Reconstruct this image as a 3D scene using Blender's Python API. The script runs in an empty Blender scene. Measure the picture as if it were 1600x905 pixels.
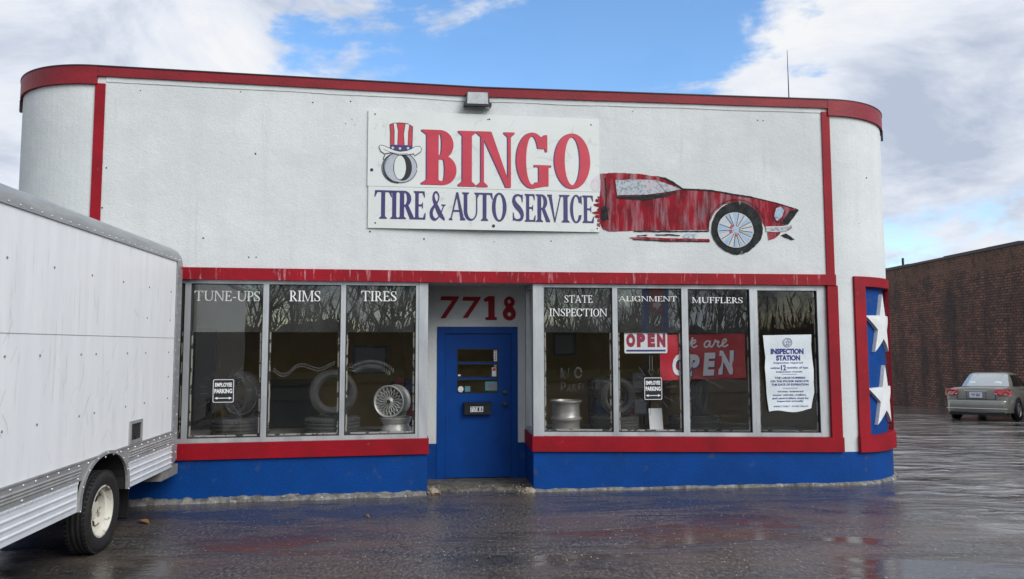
import bpy, bmesh, math, random
import numpy as np
from math import sin, cos, pi, radians, sqrt, atan2
from mathutils import Vector, Matrix, noise as mnoise
from mathutils.geometry import tessellate_polygon

SC = bpy.context.scene
COL = SC.collection
random.seed(7)

# ------------------------------------------------------------------ camera
cam_d = bpy.data.cameras.new('camera')
cam = bpy.data.objects.new('camera', cam_d)
COL.objects.link(cam)
cam.location = (0, 0, 1.9)
PITCH = 0.07575
ROLL = 0.0020
cam.rotation_euler = (Matrix.Rotation(pi / 2 + PITCH, 4, 'X') @ Matrix.Rotation(-ROLL, 4, 'Z')).to_euler()
cam_d.sensor_width = 36.0
cam_d.lens = 1151.12 / 1600 * 36.0
cam_d.clip_start = 0.05
cam_d.clip_end = 2000
SC.camera = cam

# ------------------------------------------------------------------ view, world, sun
SC.view_settings.view_transform = 'Standard'
SC.view_settings.look = 'None'
SC.view_settings.exposure = 0.20
SC.view_settings.gamma = 1.0
SC.render.engine = 'CYCLES'
SC.cycles.max_bounces = 8
SC.cycles.transparent_max_bounces = 12
SC.cycles.sample_clamp_indirect = 4.0
SC.cycles.caustics_reflective = False
SC.cycles.caustics_refractive = False

SUN_EL = radians(38)
SUN_AZ = radians(132)          # clockwise from +Y: behind and to the right of the camera


def build_world():
    w = bpy.data.worlds.new('World')
    SC.world = w
    w.use_nodes = True
    nt = w.node_tree
    N, L = nt.nodes, nt.links
    N.clear()
    out = N.new('ShaderNodeOutputWorld')
    sky = N.new('ShaderNodeTexSky')
    sky.sky_type = 'NISHITA'
    sky.sun_disc = False
    sky.sun_elevation = SUN_EL
    sky.sun_rotation = SUN_AZ
    sky.air_density = 1.0
    sky.dust_density = 0.6
    sky.ozone_density = 2.0
    bg = N.new('ShaderNodeBackground')
    bg.inputs['Strength'].default_value = 0.15
    hs = N.new('ShaderNodeHueSaturation')
    hs.inputs['Saturation'].default_value = 1.20
    hs.inputs['Value'].default_value = 1.40
    L.new(sky.outputs[0], hs.inputs['Color'])
    L.new(hs.outputs[0], bg.inputs['Color'])
    tc = N.new('ShaderNodeTexCoord')
    d = tc.outputs['Generated']

    def math_(op, a, b=None, clamp=False):
        m = N.new('ShaderNodeMath')
        m.operation = op
        m.use_clamp = clamp
        for i, v in enumerate((a, b)):
            if v is None:
                continue
            if isinstance(v, (int, float)):
                m.inputs[i].default_value = v
            else:
                L.new(v, m.inputs[i])
        return m.outputs[0]

    def blob(v, inner, outer):
        v = Vector(v).normalized()
        dp = N.new('ShaderNodeVectorMath')
        dp.operation = 'DOT_PRODUCT'
        dp.inputs[1].default_value = v
        L.new(d, dp.inputs[0])
        mr = N.new('ShaderNodeMapRange')
        mr.interpolation_type = 'SMOOTHSTEP'
        mr.inputs['From Min'].default_value = cos(radians(outer))
        mr.inputs['From Max'].default_value = cos(radians(inner))
        L.new(dp.outputs['Value'], mr.inputs['Value'])
        return mr.outputs[0]

    def nz(scale, detail, rough, vec, dist=0.0, off=(0, 0, 0), sc=(1, 1, 1)):
        mp = N.new('ShaderNodeMapping')
        mp.inputs['Location'].default_value = off
        mp.inputs['Scale'].default_value = sc
        L.new(vec, mp.inputs['Vector'])
        n = N.new('ShaderNodeTexNoise')
        n.inputs['Scale'].default_value = scale
        n.inputs['Detail'].default_value = detail
        n.inputs['Roughness'].default_value = rough
        n.inputs['Distortion'].default_value = dist
        L.new(mp.outputs[0], n.inputs['Vector'])
        return n.outputs['Fac']

    big = nz(3.2, 12, 0.58, d, 0.15, (3.1, 0.4, 1.7), (1, 1, 1.8))
    wis = nz(4.2, 12, 0.64, d, 0.8, (0.6, 2.4, 5.2), (1, 1, 3.4))
    v = math_('ADD', math_('MULTIPLY', big, 1.9), -0.37)
    # gap of blue sky ahead, and a smaller one further round
    for c, a, b, k in (((-.30, .97, .44), 2, 12, .10), ((-.17, .97, .42), 3, 15, .16), ((.0, .97, .42), 4, 15, .17), ((.17, .972, .42), 3, 14, .14),
                       ((.30, .96, .52), 2, 15, .12), ((-.02, .93, .62), 4, 18, .12), ((.9, -.2, .6), 4, 25, .2), ((-.8, -.4, .5), 4, 25, .16), ((.60, .98, .17), 2, 8, .075), ((.66, .97, .36), 1, 7, .05)):
        v = math_('SUBTRACT', v, math_('MULTIPLY', blob(c, a, b), k))
    # cloud banks left and right of the gap
    for c, a, b, k in (((-.62, .97, .38), 4, 19, .22), ((-.42, .97, .50), 1, 8, .12), ((-.46, .97, .36), 1, 8, .10), ((.46, .97, .36), 2, 10, .20), ((.62, .96, .44), 3, 18, .08)):
        v = math_('ADD', v, math_('MULTIPLY', blob(c, a, b), k))
    v = math_('ADD', v, math_('MULTIPLY', math_('SUBTRACT', wis, 0.5), 0.55))
    # thin streaks of high cloud across the gap
    v = math_('ADD', v, math_('MULTIPLY', blob((.17, .97, .30), 2, 16), 0.10))
    mask = N.new('ShaderNodeMapRange')
    mask.interpolation_type = 'SMOOTHSTEP'
    mask.inputs['From Min'].default_value = 0.34
    mask.inputs['From Max'].default_value = 0.53
    mask.inputs['To Min'].default_value = 0.04
    L.new(v, mask.inputs['Value'])
    shade = nz(3.6, 10, 0.6, d, 0.4, (7.3, 1.2, 4.4), (1, 1, 2.0))
    sh2 = math_('ADD', shade, math_('MULTIPLY', blob((.56, .96, .33), 2, 8), 0.07))
    ramp = N.new('ShaderNodeValToRGB')
    e = ramp.color_ramp.elements
    e[0].position = 0.42
    e[0].color = (0.80, 0.81, 0.83, 1)
    e[1].position = 0.68
    e[1].color = (0.42, 0.48, 0.60, 1)
    m = ramp.color_ramp.elements.new(0.53)
    m.color = (0.68, 0.72, 0.80, 1)
    L.new(sh2, ramp.inputs[0])
    cb = N.new('ShaderNodeBackground')
    cb.inputs['Strength'].default_value = 1.0
    L.new(ramp.outputs[0], cb.inputs['Color'])
    mix = N.new('ShaderNodeMixShader')
    L.new(mask.outputs[0], mix.inputs[0])
    L.new(bg.outputs[0], mix.inputs[1])
    L.new(cb.outputs[0], mix.inputs[2])
    L.new(mix.outputs[0], out.inputs['Surface'])


build_world()
sun_d = bpy.data.lights.new('sun', 'SUN')
sun_d.energy = 2.6
sun_d.angle = radians(40)
sun_d.color = (1.0, 0.97, 0.93)
sun = bpy.data.objects.new('sun', sun_d)
COL.objects.link(sun)
sdir = Vector((sin(SUN_AZ) * cos(SUN_EL), cos(SUN_AZ) * cos(SUN_EL), sin(SUN_EL)))
sun.rotation_euler = sdir.to_track_quat('Z', 'Y').to_euler()
sun.location = (10, -20, 30)

# ------------------------------------------------------------------ materials


def mat(name, col, rough=0.6, metal=0.0, col2=None, vscale=3.0, vdet=6, lo=0.35, hi=0.7, vs=(1, 1, 1),
        bump=0.0, bscale=60.0, bs=(1, 1, 1), spec=0.5, coat=0.0, rough2=None, col3=None, c3scale=1.0, c3lo=.5, c3hi=.7, c3s=(1, 1, 1)):
    m = bpy.data.materials.new(name)
    m.use_nodes = True
    nt = m.node_tree
    N, L = nt.nodes, nt.links
    b = N['Principled BSDF']
    b.inputs['Base Color'].default_value = (*col, 1)
    b.inputs['Roughness'].default_value = rough
    b.inputs['Metallic'].default_value = metal
    b.inputs['Specular IOR Level'].default_value = spec
    b.inputs['Coat Weight'].default_value = coat
    tc = N.new('ShaderNodeTexCoord')

    def nz(scale, det, sc):
        mp = N.new('ShaderNodeMapping')
        mp.inputs['Scale'].default_value = sc
        L.new(tc.outputs['Object'], mp.inputs['Vector'])
        n = N.new('ShaderNodeTexNoise')
        n.inputs['Scale'].default_value = scale
        n.inputs['Detail'].default_value = det
        n.inputs['Roughness'].default_value = 0.6
        L.new(mp.outputs[0], n.inputs['Vector'])
        return n.outputs['Fac']

    def rng(v, a, bb):
        r = N.new('ShaderNodeMapRange')
        r.inputs['From Min'].default_value = a
        r.inputs['From Max'].default_value = bb
        L.new(v, r.inputs['Value'])
        return r.outputs[0]
    cur = None
    if col2 is not None:
        f = rng(nz(vscale, vdet, vs), lo, hi)
        mx = N.new('ShaderNodeMix')
        mx.data_type = 'RGBA'
        mx.inputs['A'].default_value = (*col, 1)
        mx.inputs['B'].default_value = (*col2, 1)
        L.new(f, mx.inputs['Factor'])
        cur = mx.outputs['Result']
        if rough2 is not None:
            mr = N.new('ShaderNodeMapRange')
            mr.inputs['To Min'].default_value = rough
            mr.inputs['To Max'].default_value = rough2
            L.new(f, mr.inputs['Value'])
            L.new(mr.outputs[0], b.inputs['Roughness'])
    if col3 is not None:
        f = rng(nz(c3scale, 8, c3s), c3lo, c3hi)
        mx = N.new('ShaderNodeMix')
        mx.data_type = 'RGBA'
        if cur:
            L.new(cur, mx.inputs['A'])
        else:
            mx.inputs['A'].default_value = (*col, 1)
        mx.inputs['B'].default_value = (*col3, 1)
        L.new(f, mx.inputs['Factor'])
        cur = mx.outputs['Result']
    if cur:
        L.new(cur, b.inputs['Base Color'])
    if bump > 0:
        bn = N.new('ShaderNodeBump')
        bn.inputs['Strength'].default_value = 1.0
        bn.inputs['Distance'].default_value = bump
        L.new(nz(bscale, 5, bs), bn.inputs['Height'])
        L.new(bn.outputs[0], b.inputs['Normal'])
    return m


def glass_mat(name, tint, base_refl, glossy=(1, 1, 1), rough=0.0, dust=0.0, dcol=(.4, .4, .38)):
    m = bpy.data.materials.new(name)
    m.use_nodes = True
    nt = m.node_tree
    N, L = nt.nodes, nt.links
    N.clear()
    out = N.new('ShaderNodeOutputMaterial')
    tr = N.new('ShaderNodeBsdfTransparent')
    tr.inputs[0].default_value = (*tint, 1)
    gl = N.new('ShaderNodeBsdfGlossy')
    gl.inputs['Color'].default_value = (*glossy, 1)
    gl.inputs['Roughness'].default_value = rough
    tc = N.new('ShaderNodeTexCoord')
    nzz = N.new('ShaderNodeTexNoise')
    nzz.inputs['Scale'].default_value = 1.6
    nzz.inputs['Detail'].default_value = 2
    L.new(tc.outputs['Object'], nzz.inputs['Vector'])
    bp = N.new('ShaderNodeBump')
    bp.inputs['Distance'].default_value = 0.0012
    L.new(nzz.outputs['Fac'], bp.inputs['Height'])
    L.new(bp.outputs[0], gl.inputs['Normal'])
    fr = N.new('ShaderNodeFresnel')
    fr.inputs['IOR'].default_value = 1.5
    a = N.new('ShaderNodeMath')
    a.operation = 'ADD'
    a.use_clamp = True
    a.inputs[1].default_value = base_refl
    L.new(fr.outputs[0], a.inputs[0])
    mx = N.new('ShaderNodeMixShader')
    L.new(a.outputs[0], mx.inputs[0])
    df = N.new('ShaderNodeBsdfDiffuse')
    df.inputs[0].default_value = (*dcol, 1)
    dn = N.new('ShaderNodeTexNoise')
    dn.inputs['Scale'].default_value = 2.2
    dn.inputs['Detail'].default_value = 8
    dn.inputs['Roughness'].default_value = .65
    L.new(tc.outputs['Object'], dn.inputs['Vector'])
    dr = N.new('ShaderNodeMapRange')
    dr.inputs['From Min'].default_value = .3
    dr.inputs['From Max'].default_value = .7
    dr.inputs['To Min'].default_value = dust * .5
    dr.inputs['To Max'].default_value = dust * 1.5
    L.new(dn.outputs['Fac'], dr.inputs['Value'])
    m2 = N.new('ShaderNodeMixShader')
    L.new(dr.outputs[0], m2.inputs[0])
    L.new(tr.outputs[0], m2.inputs[1])
    L.new(df.outputs[0], m2.inputs[2])
    L.new(m2.outputs[0], mx.inputs[1])
    L.new(gl.outputs[0], mx.inputs[2])
    L.new(mx.outputs[0], out.inputs[0])
    return m


def stucco_mat():
    m = mat('white_painted_stucco', (0.595, 0.625, 0.615), 0.8, col2=(0.65, 0.675, 0.66), vscale=1.1, bump=0.0, lo=.4, hi=.62)
    nt = m.node_tree
    N, L = nt.nodes, nt.links
    b = N['Principled BSDF']
    tc = N.new('ShaderNodeTexCoord')
    src = b.inputs['Base Color'].links[0].from_socket

    def nz(scale, det, sc=(1, 1, 1), rough=.6, off=(0, 0, 0)):
        mp = N.new('ShaderNodeMapping')
        mp.inputs['Scale'].default_value = sc
        mp.inputs['Location'].default_value = off
        L.new(tc.outputs['Object'], mp.inputs['Vector'])
        n = N.new('ShaderNodeTexNoise')
        n.inputs['Scale'].default_value = scale
        n.inputs['Detail'].default_value = det
        n.inputs['Roughness'].default_value = rough
        L.new(mp.outputs[0], n.inputs['Vector'])
        return n.outputs['Fac']

    def mixc(fac, a, colb):
        mx = N.new('ShaderNodeMix')
        mx.data_type = 'RGBA'
        L.new(fac, mx.inputs['Factor'])
        L.new(a, mx.inputs['A'])
        mx.inputs['B'].default_value = (*colb, 1)
        return mx.outputs['Result']

    def rng(v, a, bb, c=0, d=1):
        r = N.new('ShaderNodeMapRange')
        for k, x in (('From Min', a), ('From Max', bb), ('To Min', c), ('To Max', d)):
            r.inputs[k].default_value = x
        L.new(v, r.inputs['Value'])
        return r.outputs[0]
    c = mixc(rng(nz(1.0, 6, (5, 5, .45)), .50, .75, 0, .32), src, (0.49, 0.50, 0.48))       # run-off streaks
    c = mixc(rng(nz(.7, 3, (1, 1, 1.6), .5, (4, 2, 8)), .52, .60, 0, .34), c, (0.51, 0.535, 0.53))  # repainted patches
    c = mixc(rng(nz(45, 4), .35, .7, 0, .30), c, (0.45, 0.48, 0.5))
    c = mixc(rng(nz(14, 8, (1, 1, 1), .7, (3, 3, 1)), .66, .72, 0, .6), c, (0.36, 0.35, 0.32))    # chips
    c = mixc(rng(nz(2.0, 8, (7, 7, .35), .6, (8, 1, 3)), .64, .76, 0, .4), c, (0.40, 0.38, 0.33))   # rusty drips
    L.new(c, b.inputs['Base Color'])
    b1 = N.new('ShaderNodeBump')
    b1.inputs['Distance'].default_value = 0.0050
    b1.inputs['Strength'].default_value = 0.9
    L.new(nz(55, 6), b1.inputs['Height'])
    b2 = N.new('ShaderNodeBump')
    b2.inputs['Distance'].default_value = 0.018
    b2.inputs['Strength'].default_value = 0.6
    L.new(nz(3.2, 4), b2.inputs['Height'])
    L.new(b1.outputs[0], b2.inputs['Normal'])
    L.new(b2.outputs[0], b.inputs['Normal'])
    return m


def asphalt_mat():
    m = bpy.data.materials.new('wet_asphalt')
    m.use_nodes = True
    nt = m.node_tree
    N, L = nt.nodes, nt.links
    b = N['Principled BSDF']
    tc = N.new('ShaderNodeTexCoord')

    def nz(scale, det, sc=(1, 1, 1), rough=.6, off=(0, 0, 0), dist=0):
        mp = N.new('ShaderNodeMapping')
        mp.inputs['Scale'].default_value = sc
        mp.inputs['Location'].default_value = off
        L.new(tc.outputs['Object'], mp.inputs['Vector'])
        n = N.new('ShaderNodeTexNoise')
        n.inputs['Scale'].default_value = scale
        n.inputs['Detail'].default_value = det
        n.inputs['Roughness'].default_value = rough
        n.inputs['Distortion'].default_value = dist
        L.new(mp.outputs[0], n.inputs['Vector'])
        return n.outputs['Fac']

    def rng(v, a, bb, c=0, d=1, t='LINEAR'):
        r = N.new('ShaderNodeMapRange')
        r.interpolation_type = t
        for k, x in (('From Min', a), ('From Max', bb), ('To Min', c), ('To Max', d)):
            r.inputs[k].default_value = x
        L.new(v, r.inputs['Value'])
        return r.outputs[0]

    def mixc(fac, a, bcol):
        mx = N.new('ShaderNodeMix')
        mx.data_type = 'RGBA'
        L.new(fac, mx.inputs['Factor'])
        if isinstance(a, tuple):
            mx.inputs['A'].default_value = (*a, 1)
        else:
            L.new(a, mx.inputs['A'])
        mx.inputs['B'].default_value = (*bcol, 1)
        return mx.outputs['Result']
    sx = N.new('ShaderNodeSeparateXYZ')
    L.new(tc.outputs['Object'], sx.inputs[0])
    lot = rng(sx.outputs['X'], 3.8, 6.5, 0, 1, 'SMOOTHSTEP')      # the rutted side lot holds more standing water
    wn = N.new('ShaderNodeMath')
    wn.operation = 'MULTIPLY_ADD'
    L.new(lot, wn.inputs[0])
    wn.inputs[1].default_value = .04
    L.new(nz(.8, 9, (.5, 1.7, 1), .68, (2, 5, 0), .6), wn.inputs[2])
    wet = rng(wn.outputs[0], .44, .56, 0, 1, 'SMOOTHSTEP')     # 1 = standing water film
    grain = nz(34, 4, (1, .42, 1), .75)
    c = mixc(rng(grain, .38, .68), (0.016, 0.016, 0.017), (0.15, 0.14, 0.128))  # stone grain, its pale specks also painting in wet glitter
    c = mixc(rng(nz(1.3, 6, (.6, 1.3, 1)), .40, .62, 0, .7), c, (0.105, 0.082, 0.064))
    c = mixc(rng(wet, 0, 1, 0, .45), c, (0.022, 0.022, 0.023))
    vo = N.new('ShaderNodeTexVoronoi')
    vo.feature = 'DISTANCE_TO_EDGE'
    vo.inputs['Scale'].default_value = .42
    dv = N.new('ShaderNodeVectorMath')
    dv.operation = 'ADD'
    dn = N.new('ShaderNodeTexNoise')
    dn.inputs['Scale'].default_value = 1.6
    dn.inputs['Detail'].default_value = 6
    L.new(tc.outputs['Object'], dn.inputs['Vector'])
    L.new(tc.outputs['Object'], dv.inputs[0])
    L.new(dn.outputs['Color'], dv.inputs[1])
    L.new(dv.outputs[0], vo.inputs['Vector'])
    crack = rng(vo.outputs['Distance'], 0, .006, 1, 0)
    c = mixc(rng(crack, 0, 1, 0, .8), c, (0.008, 0.008, 0.008))
    # pale streaks painted in for sky glare on the wet side lot
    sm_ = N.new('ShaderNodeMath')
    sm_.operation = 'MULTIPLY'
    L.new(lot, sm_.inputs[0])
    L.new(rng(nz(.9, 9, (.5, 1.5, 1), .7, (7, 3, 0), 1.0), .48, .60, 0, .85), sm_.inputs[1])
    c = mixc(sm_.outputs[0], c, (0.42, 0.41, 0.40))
    # pale grit specks, painted bright for the sparkle of wet ground
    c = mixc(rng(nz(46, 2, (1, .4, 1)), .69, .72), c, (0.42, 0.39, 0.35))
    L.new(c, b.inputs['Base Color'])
    mr = N.new('ShaderNodeMapRange')
    mr.inputs['To Min'].default_value = 0.22
    mr.inputs['To Max'].default_value = 0.12
    L.new(wet, mr.inputs['Value'])
    L.new(mr.outputs[0], b.inputs['Roughness'])
    b.inputs['Specular IOR Level'].default_value = 0.65
    def mul(v, k):
        q = N.new('ShaderNodeMath')
        q.operation = 'MULTIPLY'
        L.new(v, q.inputs[0])
        if isinstance(k, float):
            q.inputs[1].default_value = k
        else:
            L.new(k, q.inputs[1])
        return q.outputs[0]

    def add(u_, v):
        q = N.new('ShaderNodeMath')
        q.operation = 'ADD'
        L.new(u_, q.inputs[0])
        L.new(v, q.inputs[1])
        return q.outputs[0]
    rut = rng(lot, 0, 1, .003, .070)      # the side lot is rutted, the apron before the shop is flatter
    hh = add(mul(nz(26, 4, (1, .5, 1), .7), rng(wet, 0, 1, .0060, .0007)), mul(nz(1.5, 5, (.6, 1.5, 1), .55, (1, 1, 1), 1.0), rut))
    h3 = N.new('ShaderNodeMath')
    h3.operation = 'ADD'
    L.new(hh, h3.inputs[0])
    L.new(mul(nz(8, 4, (.5, 2.0, 1)), .0018), h3.inputs[1])
    cw = N.new('ShaderNodeMath')
    cw.operation = 'MULTIPLY'
    L.new(lot, cw.inputs[0])
    L.new(wet, cw.inputs[1])
    L.new(cw.outputs[0], b.inputs['Coat Weight'])
    b.inputs['Coat Roughness'].default_value = 0.06
    b.inputs['Coat IOR'].default_value = 1.8
    bp = N.new('ShaderNodeBump')
    bp.inputs['Distance'].default_value = 1.0
    bp.inputs['Strength'].default_value = 1.0
    L.new(h3.outputs[0], bp.inputs['Height'])
    L.new(bp.outputs[0], b.inputs['Normal'])
    L.new(bp.outputs[0], b.inputs['Coat Normal'])
    return m


def brick_mat():
    m = bpy.data.materials.new('old_brickwork')
    m.use_nodes = True
    nt = m.node_tree
    N, L = nt.nodes, nt.links
    b = N['Principled BSDF']
    tc = N.new('ShaderNodeTexCoord')
    sp = N.new('ShaderNodeSeparateXYZ')
    L.new(tc.outputs['Object'], sp.inputs[0])
    cb = N.new('ShaderNodeCombineXYZ')
    L.new(sp.outputs['Y'], cb.inputs['X'])
    L.new(sp.outputs['Z'], cb.inputs['Y'])
    br = N.new('ShaderNodeTexBrick')
    br.inputs['Scale'].default_value = 1.0
    br.inputs['Brick Width'].default_value = 0.28
    br.inputs['Row Height'].default_value = 0.115
    br.inputs['Mortar Size'].default_value = 0.018
    br.inputs['Mortar Smooth'].default_value = 0.2
    br.inputs['Color1'].default_value = (0.30, 0.125, 0.078, 1)
    br.inputs['Color2'].default_value = (0.13, 0.07, 0.052, 1)
    br.inputs['Mortar'].default_value = (0.030, 0.024, 0.022, 1)
    wn = N.new('ShaderNodeTexNoise')
    wn.inputs['Scale'].default_value = 1.7
    wn.inputs['Detail'].default_value = 5
    L.new(cb.outputs[0], wn.inputs['Vector'])
    ws = N.new('ShaderNodeVectorMath')
    ws.operation = 'SCALE'
    ws.inputs['Scale'].default_value = .06
    L.new(wn.outputs['Color'], ws.inputs[0])
    wa = N.new('ShaderNodeVectorMath')
    wa.operation = 'ADD'
    L.new(cb.outputs[0], wa.inputs[0])
    L.new(ws.outputs[0], wa.inputs[1])
    L.new(wa.outputs[0], br.inputs['Vector'])

    def nz(scale, det, sc=(1, 1, 1), rough=.65, off=(0, 0, 0)):
        mp = N.new('ShaderNodeMapping')
        mp.inputs['Scale'].default_value = sc
        mp.inputs['Location'].default_value = off
        L.new(cb.outputs[0], mp.inputs['Vector'])
        n = N.new('ShaderNodeTexNoise')
        n.inputs['Scale'].default_value = scale
        n.inputs['Detail'].default_value = det
        n.inputs['Roughness'].default_value = rough
        L.new(mp.outputs[0], n.inputs['Vector'])
        return n.outputs['Fac']

    def mixc(v, a, bb, t, cur, bcol):
        r = N.new('ShaderNodeMapRange')
        r.inputs['From Min'].default_value = a
        r.inputs['From Max'].default_value = bb
        r.inputs['To Max'].default_value = t
        L.new(v, r.inputs['Value'])
        mx = N.new('ShaderNodeMix')
        mx.data_type = 'RGBA'
        L.new(r.outputs[0], mx.inputs['Factor'])
        L.new(cur, mx.inputs['A'])
        mx.inputs['B'].default_value = (*bcol, 1)
        return mx.outputs['Result']
    c = br.outputs['Color']
    c = mixc(nz(.5, 7, (1.6, .40, 1)), .44, .60, .85, c, (0.032, 0.023, 0.023))       # soot streaks
    c = mixc(nz(1.2, 7, (1, 1, 1), .7, (4, 7, 0)), .52, .72, .6, c, (0.12, 0.085, 0.045))
    c = mixc(nz(5, 8, (1, 2, 1), .75, (1, 1, 0)), .54, .66, .6, c, (0.30, 0.15, 0.10))
    # weathered, spalled top courses
    top = N.new('ShaderNodeMapRange')
    top.inputs['From Min'].default_value = 4.7
    top.inputs['From Max'].default_value = 5.3
    ad = N.new('ShaderNodeMath')
    ad.operation = 'MULTIPLY_ADD'
    L.new(nz(1.1, 6), ad.inputs[0])
    ad.inputs[1].default_value = 1.6
    L.new(sp.outputs['Z'], ad.inputs[2])
    L.new(ad.outputs[0], top.inputs['Value'])
    top.inputs['From Min'].default_value = 5.5
    top.inputs['From Max'].default_value = 5.9
    c = mixc(top.outputs[0], 0, 1, .55, c, (0.18, 0.095, 0.06))
    c = mixc(nz(3.2, 8, (1, 1, 1), .75, (9, 2, 0)), .50, .60, .65, c, (0.03, 0.024, 0.02))
    L.new(c, b.inputs['Base Color'])
    b.inputs['Roughness'].default_value = 0.85
    bp = N.new('ShaderNodeBump')
    bp.inputs['Distance'].default_value = 0.03
    L.new(br.outputs['Fac'], bp.inputs['Height'])
    bp.invert = True
    L.new(bp.outputs[0], b.inputs['Normal'])
    return m


M = {}
M['stucco'] = stucco_mat()
M['red'] = mat('red_trim_paint', (0.29, 0.003, 0.012), 0.55, spec=.25, col2=(0.20, 0.003, 0.009), vscale=2.5, bump=.003, bscale=40, col3=(0.40, 0.10, 0.10), c3scale=9, c3lo=.66, c3hi=.84)
M['red_worn'] = mat('red_trim_paint_chipped', (0.29, 0.003, 0.012), 0.55, spec=.25, col2=(0.20, 0.003, 0.009), vscale=2.5, bump=.003, bscale=40, col3=(0.50, 0.26, 0.28), c3scale=3.6, c3lo=.58, c3hi=.74, c3s=(6, 6, .9))
M['red_cap'] = mat('red_parapet_paint', (0.25, 0.012, 0.020), 0.5, spec=.3, col2=(0.15, 0.008, 0.014), vscale=1.6, vs=(1, 1, 3), bump=.003, bscale=30)
M['blue'] = mat('blue_base_paint', (0.0008, 0.052, 0.245), 0.55, spec=.18, col2=(0.0008, 0.038, 0.175), vscale=1.8, bump=.004, bscale=45, col3=(0.05, 0.07, 0.13), c3scale=5, c3lo=.60, c3hi=.78)
M['door_blue'] = mat('blue_door_paint', (0.0008, 0.055, 0.27), 0.45, spec=.22, col2=(0.0008, 0.040, 0.20), vscale=2.2, bump=.0012, bscale=25)
M['alu'] = mat('dull_aluminium', (0.56, 0.585, 0.585), 0.45, 0.55, col2=(0.36, 0.38, 0.40), vscale=4, vs=(1, 1, .3), bump=.0004, bscale=80)
M['gasket'] = mat('black_gasket', (0.012, 0.012, 0.012), 0.6)
M['tape'] = mat('peeling_glazing_tape', (0.36, 0.35, 0.32), 0.7, col2=(0.03, 0.03, 0.03), vscale=9, vdet=3, lo=.52, hi=.56, bump=.001, bscale=60)
M['glass'] = glass_mat('window_glass', (0.92, 0.92, 0.90), 0.0, dust=.010)
M['film'] = glass_mat('grey_window_film', (0.26, 0.27, 0.26), 0.15, (0.75, 0.8, 0.8), dust=.26, dcol=(.17, .175, .165))
M['ochre'] = mat('ochre_interior_paint', (0.42, 0.26, 0.03), 0.7, col2=(0.32, 0.20, 0.025), vscale=1.2)
M['ceil'] = mat('interior_ceiling', (0.35, 0.34, 0.32), 0.8, col2=(0.28, 0.27, 0.25), vscale=2)
M['intfloor'] = mat('brown_interior_floor', (0.10, 0.085, 0.07), 0.5, col2=(0.06, 0.05, 0.04), vscale=2)
M['shelf'] = mat('grey_display_shelf', (0.17, 0.16, 0.15), 0.6, col2=(0.11, 0.105, 0.10), vscale=3)
M['asphalt'] = asphalt_mat()
M['concrete'] = mat('stained_concrete', (0.22, 0.215, 0.20), 0.8, spec=.2, col2=(0.055, 0.052, 0.048), vscale=9, bump=.012, bscale=18, col3=(0.34, 0.34, 0.33), c3scale=16, c3lo=.56, c3hi=.66)
M['board'] = mat('weathered_white_board', (0.66, 0.69, 0.66), 0.45, col2=(0.61, 0.64, 0.61), vscale=2, col3=(0.50, 0.53, 0.50), c3scale=7, c3lo=.6, c3hi=.72)
M['sign_red'] = mat('sign_red_vinyl', (0.52, 0.035, 0.065), 0.45, col2=(0.43, 0.03, 0.05), vscale=5)
M['sign_navy'] = mat('sign_navy_vinyl', (0.035, 0.030, 0.14), 0.45, col2=(0.055, 0.04, 0.13), vscale=5)
M['ink'] = mat('black_ink', (0.012, 0.012, 0.016), 0.5)
M['ink_blue'] = mat('navy_print', (0.02, 0.035, 0.20), 0.6)
M['grey_print'] = mat('grey_print', (0.42, 0.45, 0.49), 0.6, col2=(0.36, 0.39, 0.44), vscale=30)
M['white_print'] = mat('white_vinyl', (0.78, 0.79, 0.78), 0.5)
M['white_faded'] = mat('faded_white_vinyl', (0.55, 0.56, 0.54), 0.5)
M['chalk'] = mat('white_marker', (0.15, 0.15, 0.145), 0.9, col2=(0.05, 0.05, 0.05), vscale=14, spec=.1)
M['paper'] = mat('white_plastic_banner', (0.66, 0.72, 0.74), 0.5, col2=(0.60, 0.66, 0.68), vscale=4, bump=.006, bscale=7)
M['banner'] = mat('red_vinyl_banner', (0.50, 0.012, 0.03), 0.4, col2=(0.40, 0.012, 0.025), vscale=4, bump=.006, bscale=6)
M['sheet_white'] = mat('white_plastic_sheet', (0.72, 0.74, 0.76), 0.5)
M['sheet_black'] = mat('black_plastic_sheet', (0.012, 0.014, 0.018), 0.4)
M['rubber'] = mat('black_tyre_rubber', (0.012, 0.012, 0.0125), 0.7, spec=.3, col2=(0.022, 0.021, 0.020), vscale=7, bump=.0015, bscale=90)
M['rubber_dusty'] = mat('dusty_tyre_rubber', (0.035, 0.035, 0.036), 0.7, col2=(0.055, 0.054, 0.05), vscale=7, bump=.002, bscale=60)
M['silver'] = mat('silver_rim_paint', (0.50, 0.50, 0.49), 0.45, .4, col2=(0.38, 0.38, 0.37), vscale=8)
M['rim_white'] = mat('rusty_white_rim', (0.58, 0.57, 0.50), 0.5, col2=(0.50, 0.48, 0.40), vscale=6, col3=(0.10, 0.045, 0.02), c3scale=14, c3lo=.54, c3hi=.64)
M['dark'] = mat('dark_underbody', (0.012, 0.012, 0.013), 0.8)
M['blackpl'] = mat('black_plastic', (0.015, 0.015, 0.017), 0.35, bump=.0005, bscale=60)
M['truck_white'] = mat('white_truck_panel', (0.79, 0.805, 0.81), 0.45, col2=(0.71, 0.73, 0.74), vscale=2.2, vs=(3, 3, .35), bump=.0016, bscale=14, bs=(4, 4, .2), col3=(0.44, 0.44, 0.42), c3scale=3.0, c3lo=.58, c3hi=.80, c3s=(6, 6, .5))
M['truck_skirt'] = mat('white_skirt_paint', (0.64, 0.67, 0.70), 0.4, col2=(0.55, 0.57, 0.58), vscale=5, bump=.0008, bscale=20)
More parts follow.
